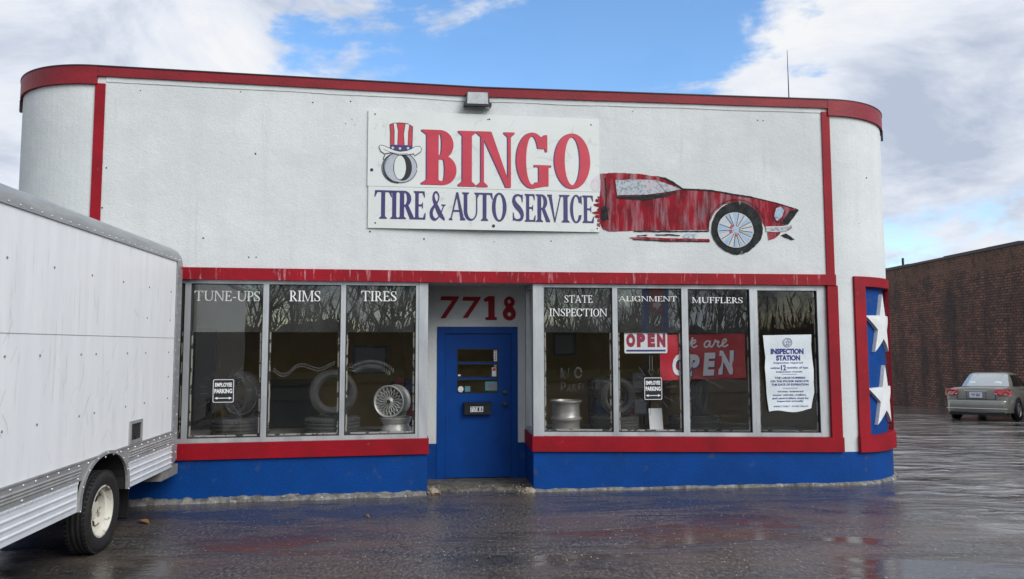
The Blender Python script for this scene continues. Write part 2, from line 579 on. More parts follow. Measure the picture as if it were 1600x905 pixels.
M['truck_alu'] = mat('grey_aluminium_rail', (0.42, 0.44, 0.45), 0.42, .6, col2=(0.32, 0.33, 0.34), vscale=4, vs=(.6, .6, 4), bump=.001, bscale=25)
M['truck_band'] = mat('dull_grey_band', (0.36, 0.365, 0.36), 0.5, .3, col2=(0.26, 0.26, 0.25), vscale=6, bump=.001, bscale=30)
M['rivet'] = mat('bright_rivet', (0.6, 0.61, 0.62), 0.4, .6)
M['bumper_grey'] = mat('worn_grey_bumper', (0.23, 0.23, 0.21), 0.6, col2=(0.15, 0.14, 0.12), vscale=8, bump=.002, bscale=30)
M['brick'] = brick_mat()
M['coping'] = mat('dark_coping', (0.02, 0.02, 0.022), 0.5)
M['car_paint'] = mat('grey_olive_car_paint', (0.25, 0.245, 0.215), 0.3, .35, col2=(0.22, 0.215, 0.19), vscale=3, coat=.6)
M['car_white'] = mat('white_car_paint', (0.70, 0.70, 0.70), 0.25, 0, coat=.6)
M['car_glass'] = mat('car_window_glass', (0.34, 0.38, 0.39), 0.06, 0.0, spec=1.0, coat=1.0)
M['car_glass_dark'] = mat('dark_car_glass', (0.012, 0.013, 0.015), 0.05, 0.0, spec=.8)
M['tail'] = mat('red_tail_lamp', (0.45, 0.006, 0.012), 0.12, spec=.8, coat=.8)
M['lamp_clear'] = mat('clear_lamp', (0.6, 0.6, 0.6), 0.12, spec=.8)
M['chrome'] = mat('bright_trim', (0.7, 0.7, 0.7), 0.2, .9)
M['plate'] = mat('white_number_plate', (0.62, 0.64, 0.70), 0.4)
M['bark'] = mat('grey_bark', (0.15, 0.145, 0.135), 0.9, spec=.1, col2=(0.085, 0.08, 0.072), vscale=5, bump=.02, bscale=12)
M['grass'] = mat('winter_grass', (0.075, 0.085, 0.035), 0.9, col2=(0.11, 0.095, 0.05), vscale=3, bump=.03, bscale=30)
M['road'] = mat('road_asphalt', (0.055, 0.055, 0.057), 0.4, col2=(0.04, 0.04, 0.042), vscale=2, bump=.004, bscale=60)
M['yellow'] = mat('yellow_line_paint', (0.55, 0.38, 0.03), 0.6)
M['leafm'] = mat('dead_leaf', (0.28, 0.15, 0.06), 0.7, col2=(0.14, 0.07, 0.03), vscale=30)
M['rock'] = mat('broken_masonry', (0.20, 0.15, 0.10), 0.85, col2=(0.34, 0.30, 0.25), vscale=22, bump=.01, bscale=30)
M['mural_red'] = mat('weathered_mural_red', (0.26, 0.005, 0.016), 0.7, spec=.2, col2=(0.10, 0.005, 0.010), vscale=5, vs=(1, 1, .5), lo=.42, hi=.66, bump=.003, bscale=55, col3=(0.42, 0.27, 0.30), c3scale=2.2, c3lo=.46, c3hi=.86, c3s=(6, 6, .9))
M['mural_black'] = mat('weathered_mural_black', (0.012, 0.014, 0.014), 0.75, spec=.15, col2=(0.035, 0.04, 0.04), vscale=14, col3=(0.42, 0.46, 0.47), c3scale=7, c3lo=.66, c3hi=.72, c3s=(2, 2, .8))
M['mural_grey'] = mat('weathered_mural_grey', (0.40, 0.45, 0.48), 0.6, col2=(0.20, 0.23, 0.25), vscale=28, vdet=3, lo=.45, hi=.6, col3=(0.50, 0.40, 0.44), c3scale=3, c3lo=.5, c3hi=.65)
M['mural_blue'] = mat('mural_light_blue', (0.24, 0.38, 0.58), 0.6, col2=(0.36, 0.46, 0.58), vscale=18)
M['mural_rim'] = mat('mural_pale_rim', (0.50, 0.52, 0.50), 0.6, col2=(0.42, 0.46, 0.50), vscale=14)
M['mural_pink'] = mat('mural_pink_smudge', (0.60, 0.50, 0.54), 0.7, col2=(0.60, 0.62, 0.62), vscale=12, lo=.4, hi=.6)
M['lens'] = mat('frosted_lamp_lens', (0.42, 0.44, 0.44), 0.2, col2=(0.30, 0.32, 0.32), vscale=14, spec=.8)
M['pyl_blue'] = mat('blue_pylon_paint', (0.01, 0.07, 0.33), 0.4)
M['aqua'] = mat('pale_teal_sticker', (0.10, 0.26, 0.30), 0.5)
M['steel_drum'] = mat('dull_steel_rim', (0.42, 0.41, 0.39), 0.38, .6, col2=(0.30, 0.29, 0.27), vscale=7, vs=(1, 1, 3))

# ------------------------------------------------------------------ object helpers


def props(o, label=None, cat=None, group=None, kind=None):
    if label:
        o['label'] = label
    if cat:
        o['category'] = cat
    if group:
        o['group'] = group
    if kind:
        o['kind'] = kind
    return o


def empty(name, loc, label=None, cat=None, group=None, rot=None):
    o = bpy.data.objects.new(name, None)
    o.empty_display_size = .2
    COL.objects.link(o)
    o.location = loc
    if rot is not None:
        o.rotation_euler = rot
    return props(o, label, cat, group)


class MB:
    def __init__(s):
        s.v = []
        s.f = []

    def add(s, vs, fs):
        k = len(s.v)
        s.v += [tuple(p) for p in vs]
        s.f += [tuple(i + k for i in f) for f in fs]

    def quad(s, a, b, c, d):
        s.add([a, b, c, d], [(0, 1, 2, 3)])

    def hexa(s, P):  # P[8]: bottom loop 0-3, top loop 4-7
        s.add(P, [(3, 2, 1, 0), (4, 5, 6, 7), (0, 1, 5, 4), (1, 2, 6, 5), (2, 3, 7, 6), (3, 0, 4, 7)])

    def box(s, x0, x1, y0, y1, z0, z1, T=None):
        P = [(x0, y0, z0), (x1, y0, z0), (x1, y1, z0), (x0, y1, z0), (x0, y0, z1), (x1, y0, z1), (x1, y1, z1), (x0, y1, z1)]
        if T:
            P = [T(*p) for p in P]
        s.hexa(P)

    def tube(s, pts, rad, seg=8, cap=True):
        pts = [Vector(p) for p in pts]
        if not hasattr(rad, '__len__'):
            rad = [rad] * len(pts)
        k = len(s.v)
        n = len(pts)
        up = None
        for i, p in enumerate(pts):
            t = (pts[min(i + 1, n - 1)] - pts[max(i - 1, 0)]).normalized()
            if up is None:
                up = Vector((0, 0, 1)) if abs(t.z) < .9 else Vector((1, 0, 0))
            a = t.cross(up).normalized()
            up = a.cross(t).normalized()
            for j in range(seg):
                an = 2 * pi * j / seg
                s.v.append(tuple(p + (a * cos(an) + up * sin(an)) * rad[i]))
        for i in range(n - 1):
            for j in range(seg):
                j2 = (j + 1) % seg
                s.f.append((k + i * seg + j, k + i * seg + j2, k + (i + 1) * seg + j2, k + (i + 1) * seg + j))
        if cap:
            s.f.append(tuple(k + j for j in range(seg))[::-1])
            s.f.append(tuple(k + (n - 1) * seg + j for j in range(seg)))

    def lathe(s, prof, T, seg=32, close=False):
        """prof: (r, h) ; T(x, y, h) -> world where x,y in disc plane"""
        k = len(s.v)
        n = len(prof)
        for r, h in prof:
            for j in range(seg):
                a = 2 * pi * j / seg
                s.v.append(tuple(T(r * cos(a), r * sin(a), h)))
        for i in range(n if close else n - 1):
            i2 = (i + 1) % n
            for j in range(seg):
                j2 = (j + 1) % seg
                s.f.append((k + i * seg + j, k + i * seg + j2, k + i2 * seg + j2, k + i2 * seg + j))

    def pieces(s):
        n = len(s.v)
        par = list(range(n))

        def fd(a):
            while par[a] != a:
                par[a] = par[par[a]]
                a = par[a]
            return a
        for f in s.f:
            r = fd(f[0])
            for i in f[1:]:
                par[fd(i)] = r
        grp = {}
        for f in s.f:
            grp.setdefault(fd(f[0]), []).append(f)
        out = []
        for fs in grp.values():
            ids = sorted({i for f in fs for i in f})
            mp = {a: k for k, a in enumerate(ids)}
            q = MB()
            q.v = [s.v[i] for i in ids]
            q.f = [tuple(mp[i] for i in f) for f in fs]
            out.append(q)
        return out

    def build_each(s, name, material, parent=None, **kw):
        return [q.build(name, material, parent, **kw) for q in s.pieces()]

    def build(s, name, material, parent=None, smooth=False, kind=None, label=None, recalc=True, origin=None, auto=None):
        me = bpy.data.meshes.new(name)
        vs = s.v
        if origin is not None:
            vs = [(p[0] - origin[0], p[1] - origin[1], p[2] - origin[2]) for p in vs]
        me.from_pydata(vs, [], s.f)
        if recalc:
            bm = bmesh.new()
            bm.from_mesh(me)
            bmesh.ops.recalc_face_normals(bm, faces=bm.faces)
            bm.to_mesh(me)
            bm.free()
        if smooth:
            me.polygons.foreach_set('use_smooth', [True] * len(me.polygons))
            if auto:
                me.set_sharp_from_angle(angle=radians(auto))
        me.materials.append(material)
        me.update()
        o = bpy.data.objects.new(name, me)
        COL.objects.link(o)
        if origin is not None:
            o.location = origin
        if parent:
            put(o, parent)
        return props(o, label, kind=kind)


def world_m(o):
    m = o.matrix_basis.copy()
    p = o.parent
    while p:
        m = p.matrix_basis @ m
        p = p.parent
    return m


def put(o, parent):
    """parent while keeping where the mesh stands; stored in the object's own transform"""
    w = o.matrix_basis.copy()
    o.parent = parent
    o.matrix_parent_inverse = Matrix.Identity(4)
    o.matrix_basis = world_m(parent).inverted() @ w


# ------------------------------------------------------------------ shop facade coordinates
HX, HY = -0.41747, 9.74594
AL, AR = 0.16714, 0.10525
UL0, UR0 = -4.83, 4.96
RL, RR = 1.255, 1.400
TURN = radians(86)


def frame(side):
    a = AL if side == 'L' else AR
    return (cos(a), sin(a)), (sin(a), -cos(a))


def tilt(u, z):
    if u < .7:
        return 0
    w = 1 if z < .8 else max(0, (2.55 - z) / 1.75)
    return -0.078 * min(1.15, (u - .7) / 4.28) * w


def F(u, z, d=0.0, side=None, raw=False):
    """u along the front (0 at the slight bend), z up, d outwards"""
    if side is None:
        side = 'L' if u < 0 else 'R'
    e, n = frame(side)
    if not raw and side == 'R':
        z = z + tilt(u, z)
    if raw or (UL0 <= u <= UR0):
        return (HX + u * e[0] + d * n[0], HY + u * e[1] + d * n[1], z)
    if side == 'R':
        s, R, u0, sg = u - UR0, RR, UR0, 1
    else:
        s, R, u0, sg = UL0 - u, RL, UL0, -1
    cx, cy = HX + u0 * e[0] - R * n[0], HY + u0 * e[1] - R * n[1]
    a = min(s / R, TURN)
    ex, ey = e[0] * sg, e[1] * sg
    # outward normal turned from n towards the side direction
    nx, ny = n[0] * cos(a) + ex * sin(a), n[1] * cos(a) + ey * sin(a)
    tx, ty = -n[0] * sin(a) + ex * cos(a), -n[1] * sin(a) + ey * cos(a)
    extra = max(0, s - R * TURN)
    return (cx + (R + d) * nx + extra * tx, cy + (R + d) * ny + extra * ty, z)


def usplit(u0, u1, step=.075):
    out = [u0]
    marks = sorted(x for x in (0.0, UL0, UR0, UR0 + RR * TURN, UL0 - RL * TURN) if u0 < x < u1)
    for m_ in marks + [u1]:
        a = out[-1]
        mid = (a + m_) / 2
        curved = (UR0 < mid < UR0 + RR * TURN) or (UL0 - RL * TURN < mid < UL0)
        n = max(1, int((m_ - a) / step)) if curved else max(1, int((m_ - a) / 1.3))
        out += [a + (m_ - a) * i / n for i in range(1, n + 1)]
    return out


def fbox(mb, u0, u1, z0, z1, d0, d1, zf=None):
    us = usplit(u0, u1)
    k = len(mb.v)
    for i, u in enumerate(us):
        side = 'L' if (u < 0 or (u == 0 and u1 <= 0)) else 'R'
        a0, a1 = (z0, z1) if zf is None else zf(u)
        for z, d in ((a0, d0), (a0, d1), (a1, d1), (a1, d0)):
            mb.v.append(F(u, z, d, side))
    for i in range(len(us) - 1):
        for j in range(4):
            j2 = (j + 1) % 4
            mb.f.append((k + i * 4 + j, k + i * 4 + j2, k + (i + 1) * 4 + j2, k + (i + 1) * 4 + j))
    mb.f.append((k, k + 1, k + 2, k + 3))
    e = k + (len(us) - 1) * 4
    mb.f.append((e + 3, e + 2, e + 1, e))


def FB(name, boxes, material, parent, **kw):
    mb = MB()
    for b in boxes:
        fbox(mb, *b)
    return mb.build(name, material, parent, **kw)


# ------------------------------------------------------------------ flat shapes and lettering


def flat(mb, loops, T, d=0.0, thick=0.0):
    """loops: outer then holes in 2D; T(a, b, d) -> world"""
    L3 = [[Vector((x, y, 0)) for x, y in lp] for lp in loops]
    tris = tessellate_polygon(L3)
    pts = [p for lp in loops for p in lp]
    k = len(mb.v)
    mb.v += [tuple(T(x, y, d)) for x, y in pts]
    mb.f += [tuple(k + i for i in t) for t in tris]
    if thick:
        k2 = len(mb.v)
        mb.v += [tuple(T(x, y, d - thick)) for x, y in pts]
        o = 0
        for lp in loops:
            n = len(lp)
            for i in range(n):
                j = (i + 1) % n
                mb.f.append((k + o + i, k + o + j, k2 + o + j, k2 + o + i))
            o += n
        mb.f += [tuple(k2 + i for i in t)[::-1] for t in tris]


def ell(cx, cy, rx, ry, n=28, a0=0, a1=2 * pi):
    full = abs(a1 - a0 - 2 * pi) < 1e-6
    m_ = n if full else n - 1
    return [(cx + rx * cos(a0 + (a1 - a0) * i / m_), cy + ry * sin(a0 + (a1 - a0) * i / m_)) for i in range(n)]


def ribbon(mb, pts, w, T, d):
    pts = [Vector(p) for p in pts]
    k = len(mb.v)
    n = len(pts)
    for i, p in enumerate(pts):
        t = (pts[min(i + 1, n - 1)] - pts[max(0, i - 1)])
        t = t.normalized() if t.length > 1e-9 else Vector((1, 0))
        nn = Vector((-t.y, t.x)) * w / 2
        mb.v.append(tuple(T(p.x + nn.x, p.y + nn.y, d)))
        mb.v.append(tuple(T(p.x - nn.x, p.y - nn.y, d)))
    for i in range(n - 1):
        mb.f.append((k + 2 * i, k + 2 * i + 1, k + 2 * i + 3, k + 2 * i + 2))


def text_shape(s, bold=0.0, shear=0.0):
    cu = bpy.data.curves.new('t', 'FONT')
    cu.body = s
    cu.size = 1
    cu.offset = bold
    cu.shear = shear
    cu.resolution_u = 3
    o = bpy.data.objects.new('t', cu)
    COL.objects.link(o)
    dg = bpy.context.evaluated_depsgraph_get()
    dg.update()
    me = bpy.data.meshes.new_from_object(o.evaluated_get(dg))
    vs = [(v.co.x, v.co.y) for v in me.vertices]
    fs = [tuple(p.vertices) for p in me.polygons]
    bpy.data.objects.remove(o)
    bpy.data.curves.remove(cu)
    bpy.data.meshes.remove(me)
    xs = [v[0] for v in vs]
    ys = [v[1] for v in vs]
    x0, x1, y0, y1 = min(xs), max(xs), min(ys), max(ys)
    return [((x - x0) / (x1 - x0), (y - y0) / (y1 - y0)) for x, y in vs], fs


def text(mb, s, x0, x1, y0, y1, T, d, bold=0.0, shear=0.0):
    vs, fs = text_shape(s, bold, shear)
    mb.add([T(x0 + (x1 - x0) * a, y0 + (y1 - y0) * b, d) for a, b in vs], fs)


# --- serif glyphs: boolean of polygons, filled by marching squares


def sd_poly(X, Y, P):
    n = len(P)
    dist = np.full(X.shape, 1e9)
    inside = np.zeros(X.shape, bool)
    for i in range(n):
        x0, y0 = P[i]
        x1, y1 = P[(i + 1) % n]
        ex, ey = x1 - x0, y1 - y0
        ll = ex * ex + ey * ey + 1e-12
        t = np.clip(((X - x0) * ex + (Y - y0) * ey) / ll, 0, 1)
        dist = np.minimum(dist, (X - x0 - t * ex) ** 2 + (Y - y0 - t * ey) ** 2)
        c = (y0 > Y) != (y1 > Y)
        with np.errstate(divide='ignore', invalid='ignore'):
            xi = (x1 - x0) * (Y - y0) / (y1 - y0 + 1e-15) + x0
        inside ^= c & (X < xi)
    dist = np.sqrt(dist)
    return np.where(inside, -dist, dist)


def sd_stroke(X, Y, pts, rad):
    dist = np.full(X.shape, 1e9)
    for i in range(len(pts) - 1):
        x0, y0 = pts[i]
        x1, y1 = pts[i + 1]
        ex, ey = x1 - x0, y1 - y0
        t = np.clip(((X - x0) * ex + (Y - y0) * ey) / (ex * ex + ey * ey + 1e-12), 0, 1)
        r = rad[i] + (rad[i + 1] - rad[i]) * t
        dist = np.minimum(dist, np.hypot(X - x0 - t * ex, Y - y0 - t * ey) - r)
    return dist


def spline(P, n=6):
    out = []
    m_ = len(P)
    for i in range(m_ - 1):
        p0, p1, p2, p3 = [np.array(P[max(0, min(m_ - 1, i + k))], float) for k in (-1, 0, 1, 2)]
        for j in range(n):
            t = j / n
            out.append(tuple(.5 * ((2 * p1) + (-p0 + p2) * t + (2 * p0 - 5 * p1 + 4 * p2 - p3) * t * t + (-p0 + 3 * p1 - 3 * p2 + p3) * t ** 3)))
    out.append(tuple(np.array(P[-1], float)))
    return out


def glyph(ch, T):
    """returns width, ops ; unit cap height, T = stem thickness"""
    h = .045 + T * .10      # hairline
    s = .04                  # serif thickness
    e = .075 + T * .15       # serif overhang
    O = []

    def rect(x0, x1, y0, y1, sg='+'):
        O.append((sg, 'p', [(x0, y0), (x1, y0), (x1, y1), (x0, y1)]))

    def poly(*p, sg='+'):
        O.append((sg, 'p', list(p)))

    def serif(x0, x1, top=False, ee=None):
        q = e if ee is None else ee
        f = (lambda y: 1 - y) if top else (lambda y: y)
        poly((x0 - q, f(0)), (x1 + q, f(0)), (x1 + q, f(s * .7)), (x1, f(s + .05)), (x0, f(s + .05)), (x0 - q, f(s * .7)))

    def stem(x0, t=None, bot=True, top=True):
        t = T if t is None else t
        rect(x0, x0 + t, 0, 1)
        if bot:
            serif(x0, x0 + t)
        if top:
            serif(x0, x0 + t, True)

    def bowl(x0, w, y0, y1, th=None, hh=None):
        th = T if th is None else th
        hh = h if hh is None else hh
        cy, ry = (y0 + y1) / 2, (y1 - y0) / 2
        rx = min(w * .62, ry * 1.15)
        xc = x0 + w - rx
        poly(*([(x0, y0)] + ell(xc, cy, rx, ry, 18, -pi / 2, pi / 2) + [(x0, y1)]))
        rxi = max(rx - th, .02)
        poly(*([(x0 + T * .98, y0 + hh)] + ell(xc, cy, rxi, ry - hh, 18, -pi / 2, pi / 2) + [(x0 + T * .98, y1 - hh)]), sg='-')

    def arm(x0, x1, y, up, hh=None):
        """horizontal hairline arm with a wedge terminal; up = +1/-1/0"""
        hh = h if hh is None else hh
        rect(x0, x1, y, y + hh)
        if up > 0:
            poly((x1, y), (x1 + .02, y + .24), (x1 - .02, y + .24), (x1 - .14, y + hh))
        elif up < 0:
            poly((x1, y + hh), (x1 + .02, y + hh - .22), (x1 - .02, y + hh - .22), (x1 - .13, y))

    if ch == 'I':
        stem(e)
        w = T + 2 * e
    elif ch in 'BPR':
        x = e
        if ch == 'B':
            bowl(x, T + .34, .50 - h / 2, 1)
            bowl(x, T + .41, 0, .50 + h / 2)
            w = x + T + .41
        elif ch == 'P':
            bowl(x, T + .37, .42, 1)
            w = x + T + .37
        else:
            bowl(x, T + .34, .44, 1)
            poly((x + T + .02, .48), (x + T + .02 + T * .9, .48), (x + T + .50, .03), (x + T + .50, 0), (x + T + .50 - T * 1.05, 0))
            w = x + T + .50
        rect(x, x + T, 0, 1)
        serif(x, x + T)
        serif(x, x + T * .5, True)
    elif ch in 'EF':
        x = e
        stem(x)
        arm(x + T * .5, x + T + .36, 1 - h, -1)
        arm(x + T * .5, x + T + .24, .5 - h / 2, 0)
        poly((x + T + .24, .5 - .12), (x + T + .26, .5 - .12), (x + T + .26, .5 + .12), (x + T + .24, .5 + .12), (x + T + .15, .5))
        w = x + T + .38
        if ch == 'E':
            arm(x + T * .5, x + T + .41, 0, 1)
            w = x + T + .43
    elif ch == 'L':
        x = e
        stem(x)
        arm(x + T * .5, x + T + .40, 0, 1)
        w = x + T + .42
    elif ch == 'T':
        c = .36 + T / 2
        stem(c - T / 2, top=False)
        rect(.03, 2 * c - .03, 1 - h, 1)
        for sg in (-1, 1):
            poly((c + sg * (c - .03), 1), (c + sg * (c - .0), .76), (c + sg * (c - .04), .76), (c + sg * (c - .16), 1 - h))
        w = 2 * c
    elif ch == 'N':
        t2 = h * 1.25
        x = e
        W = .62 + T
        rect(x, x + t2, 0, 1)
        serif(x, x + t2)
        serif(x - .02, x + .1, True)
        rect(x + W - t2, x + W, 0, 1)
        serif(x + W - t2, x + W, True)
        poly((x - .02, 1), (x + T * 1.15, 1), (x + W, .0), (x + W - T * .55, 0))
        w = x + W + e
    elif ch == 'M':
        t2 = h * 1.3
        x = e
        W = .78 + T
        rect(x, x + t2, 0, 1)
        serif(x, x + t2)
        serif(x, x + .08, True)
        stem(x + W - T, T)
        poly((x - .01, 1), (x + T, 1), (x + W / 2 + T * .2, .02), (x + W / 2 - T * .25, .02))
        poly((x + W - T * .6, 1), (x + W - T * .6 - t2 * .6, 1), (x + W / 2 - T * .1, .02), (x + W / 2 + T * .2, .02))
        w = x + W + e
    elif ch == 'A':
        W = .66 + T
        x = e * .7
        poly((x + W / 2 - T * .35, 1), (x + W / 2 + T * .25, 1), (x + W, 0), (x + W - T * 1.1, 0))
        poly((x + W / 2 - T * .30, 1), (x + W / 2, .86), (x + h * 1.1, 0), (x, 0))
        rect(x + W * .22, x + W * .75, .30, .30 + h)
        serif(x, x + h, False, e * .8)
        serif(x + W - T, x + W, False, e * .6)
        w = x + W + e * .7
    elif ch == 'V':
        W = .66 + T
        x = e * .7
        poly((x, 1), (x + T * 1.1, 1), (x + W / 2 + T * .2, 0), (x + W / 2 - T * .15, 0))
        poly((x + W - h * 1.2, 1), (x + W, 1), (x + W / 2 + T * .2, 0), (x + W / 2 - .02, .06))
        serif(x, x + T, True, e * .6)
        serif(x + W - h, x + W, True, e * .8)
        w = x + W + e * .7
    elif ch == 'U':
        W = .58 + T
        x = e
        r = W / 2
        poly(*([(x, 1), (x, .34)] + ell(x + r, .34, r, .35, 20, pi, 2 * pi) + [(x + W, 1)]))
        ri = (W - T - h * 1.2) / 2
        poly(*([(x + T, 1.02), (x + T, .36)] + ell(x + T + ri, .36, ri, .30, 20, pi, 2 * pi) + [(x + W - h * 1.2, 1.02)]), sg='-')
        serif(x, x + T, True)
        serif(x + W - h * 1.2, x + W, True)
        w = x + W + e
    elif ch in 'OCG':
        W = .62 + T
        r = W / 2
        poly(*ell(r, .5, r, .52, 40))
        poly(*ell(r, .5, r - T, .52 - h, 36), sg='-')
        w = W
        if ch in 'CG':
            rect(r + .05, W + .2, .28 if ch == 'C' else .10, .72, '-')
            poly((W - .10, .98), (W - .03, .98), (W - .03, .66), (W - .07, .66), (W - .20, .92), (W - .16, .95))
            if ch == 'C':
                poly((r + .03, .30), (W - .03, .30), (W - .10, .12), (W * .7, .01), (W * .62, .06), (W - .18, .16), (W - .07, .31), sg='+')
                rect(r + .08, W - .06, .28, .40, '-')
            else:
                rect(W - T - .0, W, .03, .42)
                rect(W - T - .12, W + .08, .42 - s, .42)
                poly((r, -.02), (W, .04), (W, .12), (r, .06))
                w = W + .08
    elif ch == 'S':
        q = T * .5
        W = .50 + T * .6
        P = [(.87, .76), (.80, .90), (.50, .985 - q * .3), (.20, .88), (.15, .72), (.35, .57), (.65, .44), (.86, .27), (.80, .10), (.47, .02 + q * .3), (.17, .10), (.10, .26)]
        R = [.30, .38, .34, .62, .92, 1.05, 1.05, .95, .62, .34, .38, .30]
        pp = spline([(a * W, b, r) for (a, b), r in zip(P, R)], 5)
        O.append(('+', 's', [(a, b) for a, b, r in pp], [max(.022, q * r) for a, b, r in pp]))
        poly((.80 * W, .96), (.93 * W, .99), (.93 * W, .68), (.88 * W, .68), (.80 * W, .84))
        poly((.19 * W, .05), (.05 * W, .01), (.05 * W, .33), (.10 * W, .33), (.17 * W, .17))
        w = W
    elif ch == '&':
        q = T * .5
        P = [(.84, .52), (.70, .30), (.50, .09), (.28, .01), (.08, .12), (.06, .30), (.25, .50), (.46, .66), (.52, .84), (.38, .98), (.22, .92), (.20, .74), (.36, .50), (.58, .24), (.86, .03)]
        R = [.3, .3, .3, .45, .9, .9, .5, .35, .4, .35, .5, .8, 1.0, 1.1, .5]
        pp = spline([(a, b, r) for (a, b), r in zip(P, R)], 5)
        O.append(('+', 's', [(a, b) for a, b, r in pp], [max(.022, q * r) for a, b, r in pp]))
        rect(.68, .96, .50, .55)
        w = .98
    elif ch == '-':
        rect(.04, .34, .30, .30 + h * 1.6)
        w = .38
    elif ch == ' ':
        w = .3
    else:
        w = .4
    return w, O


GC = {}


def glyph_mesh(ch, T, res=46):
    key = (ch, round(T, 3))
    if key in GC:
        return GC[key]
    w, ops = glyph(ch, T)
    nx, ny = int((w + .14) * res) + 1, int(1.14 * res) + 1
    xs = np.linspace(-.07, w + .07, nx)
    ys = np.linspace(-.07, 1.07, ny)
    X, Y = np.meshgrid(xs, ys)
    D = np.full(X.shape, 1.0)
    for op in ops:
        q = sd_poly(X, Y, op[2]) if op[1] == 'p' else sd_stroke(X, Y, op[2], op[3])
        D = np.minimum(D, q) if op[0] == '+' else np.maximum(D, -q)
    I = D < 0
    vs, fs = [], []
    for j in range(ny - 1):
        run = None
        for i in range(nx):
            full = i < nx - 1 and I[j, i] and I[j, i + 1] and I[j + 1, i] and I[j + 1, i + 1]
            if full:
                if run is None:
                    run = i
                continue
            if run is not None:
                k = len(vs)
                vs += [(xs[run], ys[j]), (xs[i], ys[j]), (xs[i], ys[j + 1]), (xs[run], ys[j + 1])]
                fs.append((k, k + 1, k + 2, k + 3))
                run = None
            if i == nx - 1:
                break
            cs = [(j, i), (j, i + 1), (j + 1, i + 1), (j + 1, i)]
            ins = [I[c] for c in cs]
            if any(ins):
                P = []
                for a in range(4):
                    b = (a + 1) % 4
                    pa, pb = (xs[cs[a][1]], ys[cs[a][0]]), (xs[cs[b][1]], ys[cs[b][0]])
                    if ins[a]:
                        P.append(pa)
                    if ins[a] != ins[b]:
                        da, db = D[cs[a]], D[cs[b]]
                        t = da / (da - db)
                        P.append((pa[0] + (pb[0] - pa[0]) * t, pa[1] + (pb[1] - pa[1]) * t))
                if len(P) >= 3:
                    k = len(vs)
                    vs += P
                    fs.append(tuple(range(k, k + len(P))))
    GC[key] = (w, vs, fs)
    return GC[key]


def serif_text(mb, s, x0, x1, y0, y1, T, d, stem=.15, gap=.05):
    tot = 0
    items = []
    for ch in s:
        w, vs, fs = glyph_mesh(ch, stem)
        items.append((tot, vs, fs))
        tot += w + gap
    tot -= gap
    sx, sy = (x1 - x0) / tot, (y1 - y0)
    for o, vs, fs in items:
        if vs:
            mb.add([T(x0 + (o + a) * sx, y0 + b * sy, d) for a, b in vs], fs)



# ================================================================== GROUND AND ROAD


def ground_z(x, y):
    t = min(max(0.0, y - 9.6), 32)
    z = -(.018 * t + .00085 * t * t)
    return z


def build_ground():
    xs = [-160, -90, -50, -30, -20] + [-14 + i * .8 for i in range(36)] + [16, 18, 20, 24, 30, 50, 90, 160]
    ys = [-7.5] + [-6 + .8 * i for i in range(60)] + [44, 50, 60, 90, 160, 300]
    mb = MB()
    for y in ys:
        for x in xs:
            k = mnoise.noise(Vector((x * .5, y * .5, 3.0))) * .010 if y < 42 else 0
            mb.v.append((x, y, ground_z(x, y) + k))
    n = len(xs)
    for j in range(len(ys) - 1):
        for i in range(n - 1):
            mb.f.append((j * n + i, j * n + i + 1, (j + 1) * n + i + 1, (j + 1) * n + i))
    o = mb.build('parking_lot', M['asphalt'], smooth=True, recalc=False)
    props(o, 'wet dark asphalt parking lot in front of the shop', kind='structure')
    mb = MB()
    mb.quad((-160, -19, -.10), (160, -19, -.10), (160, -7.5, -.10), (-160, -7.5, -.10))
    o = mb.build('road', M['road'])
    props(o, 'damp street running past the parking lot', kind='structure')
    mb = MB()
    mb.box(-160, 160, -7.62, -7.5, -.2, .03)
    mb.box(-160, 160, -19.15, -19, -.2, .03)
    o = mb.build('kerb', M['concrete'])
    props(o, 'concrete kerb along the street', kind='structure')
    for yy in (-13.15, -13.40):
        mb = MB()
        mb.quad((-160, yy, -.096), (160, yy, -.096), (160, yy + .1, -.096), (-160, yy + .1, -.096))
        props(mb.build('road_marking', M['yellow']), kind='structure')
    mb = MB()
    mb.quad((-300, -300, .0), (300, -300, .0), (300, -19.15, .0), (-300, -19.15, .0))
    o = mb.build('grass_verge', M['grass'])
    props(o, 'winter grass on the far side of the street', kind='structure')


build_ground()

# ================================================================== SHOP BUILDING
shop = empty('shop_building', (HX, HY, 0), 'single-storey white stucco tyre shop with rounded corners, red trim and blue base', 'building')
UA, UB = -17.5, 18.0
FR_ = lambda u, z, d=0.0: F(u, z, d, 'R', True)      # right frame, straight, no tilt
FL_ = lambda u, z, d=0.0: F(u, z, d, 'L', True)


